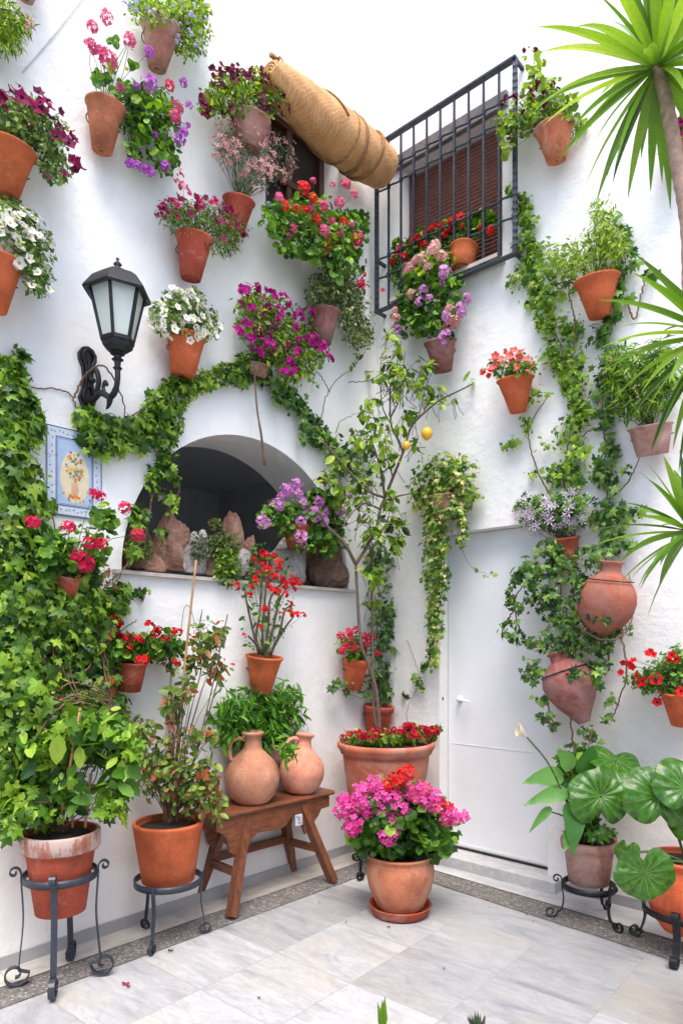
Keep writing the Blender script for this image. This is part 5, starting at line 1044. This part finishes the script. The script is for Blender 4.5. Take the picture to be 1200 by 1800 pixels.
for x, y, x2, y2 in ((305, 1440, 308, 1200), (296, 1440, 325, 1170), (310, 1440, 400, 1080), (300, 1440, 385, 1190)): b.tube(smooth_path([P(x, y, 'D', 3.46), P((x + x2) / 2 + 6, (y + y2) / 2, 'D', 3.5), P(x2, y2, 'D', 3.62)], 12), .0035, 5)
b.out('branches', M['bark'], root, True)
stand('low grey blue stand under the plain orange pot', np.array([g[0], g[1], 0]), .163, .30, (-1.75, .35, 2.5), 'bluegrey_iron', .018, 'none', 1.12)
# centre pot
root, g, R = floor_pot('potted_geranium', 'bulging glazed pot of pink and coral geraniums on the marble floor', 'potted geranium', 703, 3.79, 1499, 118, 1594, 74, 'glazed', 'belly', FG)
leaves_on(root, [(700, 1440, 88, 54), (650, 1460, 48, 40), (760, 1460, 50, 42), (700, 1405, 70, 36), (775, 1490, 26, 30), (625, 1470, 26, 24), (690, 1485, 70, 18)], ('round', .062, 1000, 'gerleaf'), 3.76, .22,
   [('umbel', 'hotpink', [(635, 1395, .052), (655, 1385, .055), (612, 1412, .05), (600, 1425, .045), (640, 1412, .052), (622, 1445, .058), (618, 1455, .05), (645, 1425, .048), (668, 1400, .05), (685, 1400, .052), (700, 1418, .05), (690, 1440, .046), (682, 1470, .064), (660, 1378, .046), (605, 1405, .04), (672, 1425, .04), (735, 1395, .052), (750, 1405, .05), (715, 1395, .04), (765, 1400, .04), (790, 1430, .05), (800, 1440, .045), (740, 1380, .04), (760, 1420, .035), (815, 1435, .03)], .05),
    ('umbel', 'pink', [(730, 1400, .05), (748, 1388, .046), (770, 1415, .044), (710, 1425, .046), (785, 1438, .04), (700, 1395, .044), (720, 1378, .04)], .045), ('umbel', 'scarlet', [(704, 1368, .055), (715, 1360, .046), (695, 1378, .042), (772, 1410, .04), (785, 1420, .036), (678, 1382, .038), (690, 1368, .036)], .045)], gap=.25, droop=.3)
b = MB(); cc = np.array([g[0], g[1], 0]); b.lathe([(0, .004), (.125, .004), (.158, .010), (.170, .050), (.175, .056), (.168, .058), (.156, .045), (.145, .026), (0, .022)], cc, UP, 44); b.out('saucer', M['redbrown'], root, True)
# corner tub with lemon tree
root, g, R = floor_pot('planter_tub', 'wide ridged terracotta tub of red begonias at the corner', 'planter', 678, 4.5, 1303, 172, 1432, 122, 'tub', 'tub', FG)
leaves_on(root, [(678, 1298, 74, 14, 4.48, .24), (720, 1290, 34, 16, 4.5, .12), (640, 1298, 36, 12, 4.45, .12), (755, 1290, 14, 14, 4.5, .06)], ('oval', .04, 800, 'lime'), 4.5, .22, [('loose', 'begonia', 60, .026, 'top')], tshift=-.15)
tubc = np.array([g[0], g[1], 0])
stand('dark iron stand half hidden under the corner tub', tubc, .235, .36, (-2.3, -.9, .8, 2.4), 'iron', .02, 'none', 1.1)
root = thing('lemon_tree', 'slender lemon tree with two yellow fruits in the corner tub', 'tree', tubc + UP * .84)
T3 = lambda x, y, d: P(x, y, 'D', d)
b = MB()
def limb(pts, r0, r1, n=22): b.tube(smooth_path([T3(*p) for p in pts], n), np.linspace(r0, r1, n), 8)
limb([(668, 1300, 4.5), (662, 1220, 4.5), (648, 1170, 4.48), (634, 1130, 4.46), (628, 1050, 4.46), (625, 992, 4.46)], .0125, .009, 30)
limb([(690, 1298, 4.5), (660, 1270, 4.52), (655, 1150, 4.56), (653, 1000, 4.58), (655, 960, 4.55)], .009, .007)
limb([(625, 992, 4.46), (645, 960, 4.47), (662, 925, 4.48), (668, 895, 4.48), (676, 875, 4.48)], .011, .009)
limb([(625, 992, 4.46), (605, 955, 4.4), (575, 925, 4.35), (560, 900, 4.3)], .012, .007)
limb([(676, 875, 4.48), (690, 840, 4.46), (708, 795, 4.42), (720, 755, 4.38), (735, 735, 4.34), (770, 705, 4.25), (800, 690, 4.18), (830, 675, 4.1)], .011, .004)
limb([(676, 875, 4.48), (670, 830, 4.5), (660, 795, 4.5), (650, 770, 4.48)], .009, .004)
limb([(708, 795, 4.42), (698, 770, 4.44), (687, 745, 4.46), (686, 680, 4.5), (697, 640, 4.5), (705, 600, 4.5)], .009, .003)
limb([(735, 735, 4.34), (742, 700, 4.4), (735, 680, 4.42), (722, 665, 4.44)], .006, .003)
limb([(686, 735, 4.46), (702, 700, 4.4), (708, 650, 4.42), (712, 615, 4.4)], .005, .002)
limb([(676, 875, 4.48), (645, 862, 4.4), (610, 825, 4.34), (580, 790, 4.3), (562, 770, 4.3)], .009, .004)
limb([(668, 895, 4.48), (640, 885, 4.4), (620, 900, 4.36), (600, 930, 4.3)], .007, .003)
limb([(676, 880, 4.48), (700, 872, 4.45), (720, 868, 4.42)], .007, .004)
limb([(687, 745, 4.46), (672, 715, 4.46), (668, 660, 4.46), (672, 620, 4.5)], .005, .002)
limb([(690, 840, 4.46), (680, 800, 4.5), (676, 760, 4.5)], .005, .002)
b.out('trunk', M['bark'], root, True)
lb = [(700, 610, 14, 20), (690, 640, 22, 22), (710, 660, 26, 24), (730, 680, 24, 16), (672, 660, 14, 16), (760, 690, 24, 12), (765, 715, 16, 14), (803, 702, 12, 8), (832, 675, 12, 7), (655, 715, 16, 18), (665, 760, 24, 24), (675, 785, 18, 20), (720, 725, 20, 14), (735, 780, 14, 18), (700, 752, 16, 12), (620, 770, 30, 10), (640, 790, 16, 16), (695, 810, 12, 10), (600, 815, 26, 20), (625, 840, 20, 20), (580, 800, 18, 14), (640, 850, 14, 18), (630, 880, 26, 20), (650, 920, 22, 24), (690, 690, 18, 20), (665, 820, 16, 12), (690, 930, 26, 44, 4.6, .12), (660, 950, 24, 20), (650, 1010, 18, 30), (690, 880, 20, 18), (600, 870, 26, 22), (570, 840, 18, 18), (655, 1060, 14, 26, 4.6, .06), (742, 650, 18, 20), (690, 590, 18, 16), (640, 730, 16, 16)]
bb = [(q[0], q[1], q[2], q[3], q[4] if len(q) > 4 else 4.42, .10) for q in lb]
pos = foliage('foliage', bb, 800, 'D', 4.42, .1, 'oval', .066, 'lemonleaf', root, clump=5, gap=.3, up=.5, sheen=.5)
b = MB()
for i in rng.integers(0, len(pos), 260):
    p = pos[i]; q = p + rng.normal(size=3) * np.array([.05, .04, .03]) - UP * .09; b.tube([q, (p + q) / 2 + rng.normal(size=3) * .008, p], [.003, .0022, .0015], 3, cap=False)
b.out('twigs', M['bark'], root, True)
for x, y, d, r in ((750, 762, 4.28, .036), (714, 783, 4.36, .025)):
    c = T3(x, y, d); b = MB(); b.lathe([(0, -1.32 * r), (.18 * r, -1.25 * r), (.45 * r, -1.0 * r), (.85 * r, -.55 * r), (r, 0), (.9 * r, .5 * r), (.5 * r, .95 * r), (.12 * r, 1.12 * r), (0, 1.15 * r)], c, unit(np.array([.1, .1, 1])), 20); b.tube([c + UP * r * 1.1, c + UP * r * 2.0 - np.array([.01, 0, 0])], .0025, 5); b.out('lemon', M['lemon'], root, True)
# right pot with calla
root, g, R = floor_pot('potted_calla', 'faded pink white pot with calla lily and round glossy leaf', 'potted plant', 1034, 3.70, 1474, 96, 1550, 68, 'faded', 'band', FG)
M['bigleaf'] = None
def bigleaf_mat():
    m, nt, bs = new_mat('glossy_veined_leaf'); c = coords(nt); sx = nt.nodes.new('ShaderNodeSeparateXYZ'); nt.links.new(c, sx.inputs[0])
    at = nd(nt, 'ShaderNodeMath', operation='ARCTAN2'); nt.links.new(sx.outputs[1], at.inputs[0]); nt.links.new(sx.outputs[0], at.inputs[1])
    n = noise(nt, c, 2.5, 2); ad = nd(nt, 'ShaderNodeMath', operation='MULTIPLY_ADD'); nt.links.new(at.outputs[0], ad.inputs[0]); ad.inputs[1].default_value = 15.
    n8 = nd(nt, 'ShaderNodeMath', operation='MULTIPLY'); nt.links.new(n, n8.inputs[0]); n8.inputs[1].default_value = 4.; nt.links.new(n8.outputs[0], ad.inputs[2])
    s = nd(nt, 'ShaderNodeMath', operation='SINE'); nt.links.new(ad.outputs[0], s.inputs[0])
    v = ramp(nt, s.outputs[0], [(.90, 0.), (1., 1.)]); ln_ = nd(nt, 'ShaderNodeVectorMath', operation='LENGTH'); nt.links.new(c, ln_.inputs[0])
    fo = ramp(nt, ln_.outputs['Value'], [(.02, .95), (.4, .5), (.8, .08)]); vm = nd(nt, 'ShaderNodeMath', operation='MULTIPLY'); nt.links.new(v, vm.inputs[0]); nt.links.new(fo, vm.inputs[1])
    n2 = noise(nt, c, 5, 4); base = ramp(nt, n2, [(.3, (.018, .085, .008)), (.7, (.075, .24, .018))])
    col = mixc(nt, vm.outputs[0], base, (.34, .50, .14)); nt.links.new(col, bs.inputs['Base Color']); bs.inputs['Roughness'].default_value = .26; bs.inputs['Specular IOR Level'].default_value = .6
    pb = bump(nt, bs, s.outputs[0], .22, .012); bump(nt, bs, n2, .25, .012, pb)
    tr = nt.nodes.new('ShaderNodeBsdfTranslucent'); nt.links.new(mixc(nt, .5, col, (.20, .40, .03)), tr.inputs['Color']); mx = nt.nodes.new('ShaderNodeMixShader'); mx.inputs[0].default_value = .22
    nt.links.new(bs.outputs[0], mx.inputs[1]); nt.links.new(tr.outputs[0], mx.inputs[2]); nt.links.new(mx.outputs[0], nt.nodes['Material Output'].inputs['Surface']); return m
M['bigleaf'] = bigleaf_mat()
def big_leaf(parent, c, nrm, tip, r, root_pt, cup=.30, notch=.45, wave=.09):
    """round leaf: own object so that veins follow it"""
    me = bpy.data.meshes.new('leaf'); nr, na = 9, 48; V = [(0, 0, -cup * .35)]; ph = rng.random() * 6
    for i in range(1, nr + 1):
        for j in range(na):
            a = j / na * 2 * PI; q = i / nr; edge = 1 - notch * math.exp(-((((a + PI / 2) % (2 * PI)) if ((a + PI / 2) % (2 * PI)) < PI else ((a + PI / 2) % (2 * PI)) - 2 * PI) / .28) ** 2) 
            rr = q * edge * (1 + .02 * math.sin(9 * a + ph)); rr *= 1 + .07 * math.sin(2 * a + ph) + .03 * math.sin(5 * a + ph); V.append((rr * math.cos(a), rr * math.sin(a), -cup * .35 + cup * q * .9 - cup * 1.1 * q ** 3 + wave * q * q * math.sin(4 * a + ph)))
    F = [(0, 1 + j, 1 + (j + 1) % na) for j in range(na)] + [(1 + (i - 1) * na + j, 1 + i * na + j, 1 + i * na + (j + 1) % na, 1 + (i - 1) * na + (j + 1) % na) for i in range(1, nr) for j in range(na)]
    me.from_pydata(V, [], F); me.materials.append(M['bigleaf']); me.polygons.foreach_set('use_smooth', np.ones(len(F), bool)); me.update()
    o = bpy.data.objects.new('leaf', me); link(o, parent); z = unit(np.asarray(nrm, float)); y = np.asarray(tip, float); y = unit(y - z * (y @ z)); x = np.cross(y, z)
    o.rotation_mode = 'QUATERNION'; o.rotation_quaternion = Matrix(np.column_stack([x, y, z]).tolist()).to_quaternion(); o.scale = (r, r, r); o.location = [float(v) for v in (c - base_of(parent))]
    b = MB(); mid = (c + root_pt) / 2 + UP * .03; b.tube(smooth_path([root_pt, mid, c - z * .02, c - z * r * cup * .3], 14), np.linspace(.007, .0045, 14), 6); b.out('leaf_stalk', M['stem'], parent, True)
gp = g - UP * .02
big_leaf(root, T3(1057, 1400, 3.50), (-.05, -1, .28), (.1, 0, 1), .158, gp)
big_leaf(root, T3(1082, 1335, 3.66), (.1, -.45, 1), (-.3, -1, 0), .15, gp, .25)
big_leaf(root, T3(1012, 1370, 3.8), (-.5, -.8, .5), (-.3, 0, 1), .13, gp)
def arrow_leaf(parent, c, tipd, nrm, L, wf, root_pt, mat='callaleaf', bend=.25):
    n = 12; s = unit(np.cross(tipd, nrm)); d = unit(np.asarray(tipd, float)); z = unit(np.cross(s, d)); V = []
    pr = [(-.18, .16), (-.08, .34), (0, .42), (.12, .46), (.28, .43), (.45, .35), (.62, .26), (.78, .16), (.9, .08), (1., .0)]
    for t, w_ in pr:
        p = c + d * L * t - UP * bend * L * max(0, t) ** 2; wv = .03 * math.sin(t * 14)
        V += [p - s * w_ * wf * L + z * (.10 * w_ * L + wv * L), p + z * 0, p + s * w_ * wf * L + z * (.10 * w_ * L - wv * L)]
    F = [(i * 3 + j, i * 3 + j + 1, i * 3 + j + 4, i * 3 + j + 3) for i in range(len(pr) - 1) for j in (0, 1)]
    V = np.array(V); mesh('leaf', V, F, M[mat], parent, True, tone=np.full(len(F), .35 + .4 * rng.random()))
    b = MB(); b.tube(smooth_path([root_pt, (root_pt + c) / 2 + UP * .04, c], 12), np.linspace(.006, .004, 12), 6); b.out('leaf_stalk', M['stem'], parent, True)
for x, y, d, tx, ty, tz, L, wf in ((978, 1365, 3.6, -1, -.2, .1, .20, .6), (1000, 1345, 3.6, -.5, -.3, .8, .16, .7), (985, 1395, 3.55, -1, -.1, -.05, .20, .5), (962, 1425, 3.55, -.8, 0, -.7, .13, .4), (1010, 1420, 3.55, -.2, -.4, -.9, .2, .7), (1030, 1355, 3.7, .1, -.2, 1, .2, .7), (1000, 1465, 3.55, -.4, -.6, -.4, .10, .7), (1090, 1365, 3.8, .7, -.2, .5, .16, .7)):
    arrow_leaf(root, T3(x, y, d), np.array([tx, ty, tz], float), np.array([.0, -1., .5]), L, wf, gp)
leaves_on(root, [(1010, 1450, 36, 26, 3.65, .12), (1050, 1462, 40, 14, 3.62, .12), (1010, 1350, 30, 30, 3.8, .08)], ('ivy', .075, 170, 'gerleaf'), 3.7, .12)
b = MB(); cs = T3(925, 1295, 3.5); b.tube(smooth_path([gp, T3(1000, 1420, 3.6), T3(965, 1345, 3.52), cs], 18), .0048, 6); b.out('flower_stalk', M['stem'], root, True)
b = MB(); d = unit(np.array([-.7, -.2, .55])); x, y, z = frame_of(d); V = []
for i in range(7):
    for j in range(16): 
        a_ = j / 16 * 2 * PI; rr = [.004, .007, .010, .015, .024, .030, .032][i]; V.append(cs + z * (i * .011 + (.02 * math.cos(a_) if i > 3 else 0) * (i - 3) / 3) + rr * (math.cos(a_) * x + math.sin(a_) * y))
b.add(V, [(i * 16 + j, i * 16 + (j + 1) % 16, (i + 1) * 16 + (j + 1) % 16, (i + 1) * 16 + j) for i in range(6) for j in range(16)]); b.tube([cs, cs + z * .05], .004, 6, 1); b.out('calla_flower', [PM['cream'], M['yellow']], root, True)
sc_ = np.array([g[0], g[1], 0]); stand('slim black scroll legged stand under the calla lily pot', sc_, .132, .185, (-1.1, 3.0, .7), 'iron', .016, 'top', 1.45)
# far right bowl pot
root, g, R = floor_pot('potted_ligularia', 'orange bowl shaped pot of big round glossy leaves at the right edge', 'potted plant', 1206, 3.33, 1506, 128, 1634, 80, 'terra', 'bowl', FG)
gp = g - UP * .03
big_leaf(root, T3(1158, 1400, 3.28), (-.05, -1, .35), (0, 0, 1), .162, gp)
big_leaf(root, T3(1205, 1385, 3.25), (.1, -1, .5), (.3, 0, 1), .15, gp)
big_leaf(root, T3(1132, 1535, 3.1), (-.35, -1, .05), (.1, 0, -1), .125, gp, .1, .5)
big_leaf(root, T3(1100, 1500, 3.3), (-.9, -.5, .1), (0, 0, -1), .07, gp)
big_leaf(root, T3(1215, 1440, 3.3), (.2, -1, .2), (.3, 0, -1), .12, gp)
stand('heavy black stand with curled strap legs at the right edge', np.array([g[0], g[1], 0]), .195, .20, (-2.25, -.6, 2.4, .9), 'iron', .034, 'top', 1.22)

# ================================================================ yucca near the viewer
root = thing('yucca', 'tall spiky yucca with ringed trunk rising at the right edge', 'yucca', (1.62, 2.45, 0))
b = MB(); tp_ = T3(1155, 118, 2.5); pts = [np.array([1.62, 2.45, .35]), np.array([1.55, 2.46, 1.4]), T3(1228, 640, 2.45), T3(1208, 400, 2.48), T3(1190, 290, 2.5), T3(1172, 190, 2.5), tp_]
sp = smooth_path(pts, 90); b.tube(sp, [(.029 - .006 * i / 90) * (1 + .05 * math.sin(i * 1.9)) for i in range(90)], 14); b.out('trunk', M['pbark'], root, True)
b = MB(); b.tube(smooth_path([np.array([1.60, 2.45, .8]), np.array([1.62, 2.38, 1.3]), T3(1270, 930, 2.25)], 24), .02, 10); b.tube(smooth_path([np.array([1.58, 2.45, 1.2]), np.array([1.62, 2.4, 1.9]), T3(1262, 600, 2.3)], 24), .022, 10); b.out('side_trunk', M['pbark'], root, True)
make_pot(root, np.array([1.62, 2.45, .42]), .24, .42, .17, 'salmon', 'band')
def rosette(c, axis, n, L, wd_, seed, spread=(.15, 2.3), dirs=None):
    r = np.random.default_rng(seed); V, F, T, nb = [], [], [], 0; x, y, z = frame_of(axis)
    for i in range(n):
        f = (i + .5) / n; el = spread[0] + (spread[1] - spread[0]) * f ** .85 + r.normal() * .12; az = i * 2.39996 + r.normal() * .2
        d = unit(math.sin(el) * (math.cos(az) * x + math.sin(az) * y) + math.cos(el) * z)
        if dirs is not None and i < len(dirs): d = unit(np.array(dirs[i], float))
        l = L * (.72 + .4 * r.random()) * (1 - .15 * abs(f - .5)); s = unit(np.cross(d, UP) + r.normal(size=3) * .12); m = 14; p = c + d * .02; sag = (.35 + .8 * f) * (.6 + .8 * r.random())
        dd = d.copy(); pts = [p]
        for k in range(m): dd = unit(dd - UP * sag / m * (k / m) * 1.6); pts.append(pts[-1] + dd * l / m)
        for k, q in enumerate(pts):
            t = k / m; w_ = wd_ * (.5 + .5 * min(1, t / .25)) * (1 - max(0, (t - .35) / .65) ** 1.6) + .0008
            tg = pts[min(k + 1, m)] - pts[max(k - 1, 0)]; up_ = unit(np.cross(s, tg))
            V += [q - s * w_ + up_ * w_ * .35, q, q + s * w_ + up_ * w_ * .35]
        for k in range(m):
            for j in (0, 1): F.append((nb + k * 3 + j, nb + k * 3 + j + 1, nb + k * 3 + j + 4, nb + k * 3 + j + 3)); T.append(.5)
        tn = np.clip(.55 + r.normal() * .2 - .1 * f, 0, 1); T[-2 * m:] = [tn] * (2 * m); nb += 3 * (m + 1)
    mesh('leaf_crown', np.array(V), np.array(F), M['yucca'], root, False, tone=T)
rosette(tp_, (-.1, -.1, 1), 62, .48, .019, 3, (.1, 2.6))
rosette(T3(1255, 590, 2.3), (-.35, -.1, 1), 58, .44, .017, 5, (.15, 2.7))
rosette(T3(1215, 935, 2.2), (-.35, -.15, 1), 46, .31, .015, 8, (.1, 2.4))

# ================================================================ bits on the floor
def bit(name, label, cat, px, py, r, mat, curl=.3):
    g = P(px, py, 'F'); a = rng.random() * 6; n = 9; V = [(0, 0, .002)]
    for j in range(n): t = a + j / n * 2 * PI; q = r * (1 + .35 * math.sin(2 * t + a)); V.append((q * math.cos(t), .7 * q * math.sin(t), .003 + curl * r * (.5 + .5 * math.sin(3 * t))))
    V = np.array(V); lo = V - np.array([0, 0, .002]); n1 = n + 1; VV = np.vstack([V, lo])
    F = [(0, 1 + j, 1 + (j + 1) % n) for j in range(n)] + [(n1, n1 + 1 + (j + 1) % n, n1 + 1 + j) for j in range(n)] + [(1 + j, n1 + 1 + j, n1 + 1 + (j + 1) % n, 1 + (j + 1) % n) for j in range(n)]
    o = mesh(name, VV, F, mat, None, True); o.location = (float(g[0]), float(g[1]), .006); return setp(o, label, cat)
rd = plain('fallen_petal_red', (.42, .02, .07), .6, bmp=0); dk = plain('dry_leaf_dark', (.05, .03, .025), .8, bmp=0); br_ = plain('dry_leaf_brown', (.28, .15, .08), .8, bmp=0)
bit('fallen_petal', 'fallen crimson petal on the pebble strip by the big pot stand', 'petal', 44, 1729, .014, rd)
bit('fallen_petal', 'fallen pink red petal on the marble in front of the orange pot', 'petal', 221, 1733, .014, rd, .6)
bit('fallen_petal', 'dark crumb touching the pink red petal on the marble', 'petal', 226, 1738, .007, dk, .6)
bit('fallen_leaf', 'small dark dry leaf near the orange pot stand', 'leaf', 300, 1674, .010, dk, .5)
for i, (x, y, lb_) in enumerate(((561, 1588, 'tiny dark crumb between bench and pink geranium pot'), (608, 1622, 'tiny speck on the marble left of the saucer'), (683, 1632, 'brown crumb just in front of the saucer'), (860, 1598, 'small speck on the marble right of the saucer'), (925, 1610, 'dark speck almost touching the pebble strip left of the calla stand'), (455, 1757, 'tiny leaf bit at a marble joint'), (937, 1622, 'speck a finger away from the pebble strip left of the calla stand'), (780, 1705, 'faint crumb in the middle of the open marble'))):
    bit('fallen_crumb', lb_, 'plant debris', x, y, .0035 + .002 * (i % 3), (dk, br_)[i % 2], .5)
# plant tips that reach into the picture from below
root = thing('young_plant', 'single green shoot tip rising at the bottom edge', 'plant', P(671, 1830, 'F') * np.array([.8, .8, 0]))
q0 = np.array(root.location); q1 = P(671, 1768, 'D', 1.9); V, F, k = leaf_geo(np.array([q1 - UP * .10, q1 - UP * .09, q1 - UP * .095]), np.array([[-.3, -1, .1], [.5, -1, 0], [0, -1, .3]]), np.array([[0, .1, 1.], [-.1, 0, 1], [.1, 0, 1.]]), np.array([.11, .10, .11]), 'narrow')
mesh('leaf', V, F, M['lime'], root, tone=np.full(len(F), .45)); b = MB(); b.tube([np.array([q1[0], q1[1], 0]), q1 - UP * .07], .004, 6); b.out('stem', M['stem'], root, True)
root = thing('young_plant', 'grey feathery leaf tip poking up at the bottom edge', 'plant', P(840, 1830, 'F') * np.array([.8, .8, 0]))
q1 = P(842, 1790, 'D', 1.85); m = 9; ba = np.array([q1 - UP * .05] * m); tips = np.array([[(i - 5) * .13, 0, 1] for i in range(m)], float)
V, F, k = leaf_geo(ba, np.tile([0, -1., .1], (m, 1)) + rng.normal(size=(m, 3)) * .1, tips, .055 + .012 * rng.random(m), 'narrow'); mesh('leaf', V, F, M['grey'], root, tone=np.full(len(F), .3)); b = MB(); b.tube([np.array([q1[0], q1[1], 0]), q1 - UP * .045], .003, 6); b.out('stem', M['stem'], root, True)
# ================================================================ light and camera
w = bpy.data.worlds.new('World'); scene.world = w; w.use_nodes = True
nt = w.node_tree; bg = nt.nodes['Background']; sk = nt.nodes.new('ShaderNodeTexSky'); sk.sky_type = 'NISHITA'; sk.sun_disc = False
EL, AZ_ = math.radians(64), math.radians(178)
sk.sun_elevation = EL; sk.sun_rotation = AZ_; sk.dust_density = 3.; sk.air_density = 1.; sk.ozone_density = 1.
nt.links.new(sk.outputs[0], bg.inputs[0]); bg.inputs[1].default_value = .15
sd = bpy.data.lights.new('sun', 'SUN'); sd.energy = 1.25; sd.angle = math.radians(35); sd.color = (1, .94, .87)
so = bpy.data.objects.new('sun', sd); link(so)
dirv = Vector((math.sin(AZ_) * math.cos(EL), math.cos(AZ_) * math.cos(EL), math.sin(EL)))
so.rotation_euler = dirv.to_track_quat('Z', 'Y').to_euler(); so.location = (0, 0, 9)
cd = bpy.data.cameras.new('camera'); co = bpy.data.objects.new('camera', cd); link(co)
co.location = (0, 0, EYE); co.rotation_euler = (PI / 2, 0, 0)
cd.sensor_fit = 'VERTICAL'; cd.sensor_height = 36; cd.lens = 24; cd.shift_y = (HOR - 900) / 1800
cd.clip_end = 100; cd.clip_start = .05
scene.camera = co
vs = scene.view_settings; vs.view_transform = 'Standard'; vs.look = 'None'; vs.gamma = 1; vs.exposure = 1.38
scene.cycles.max_bounces = 8; scene.cycles.diffuse_bounces = 5
scene.render.film_transparent = False
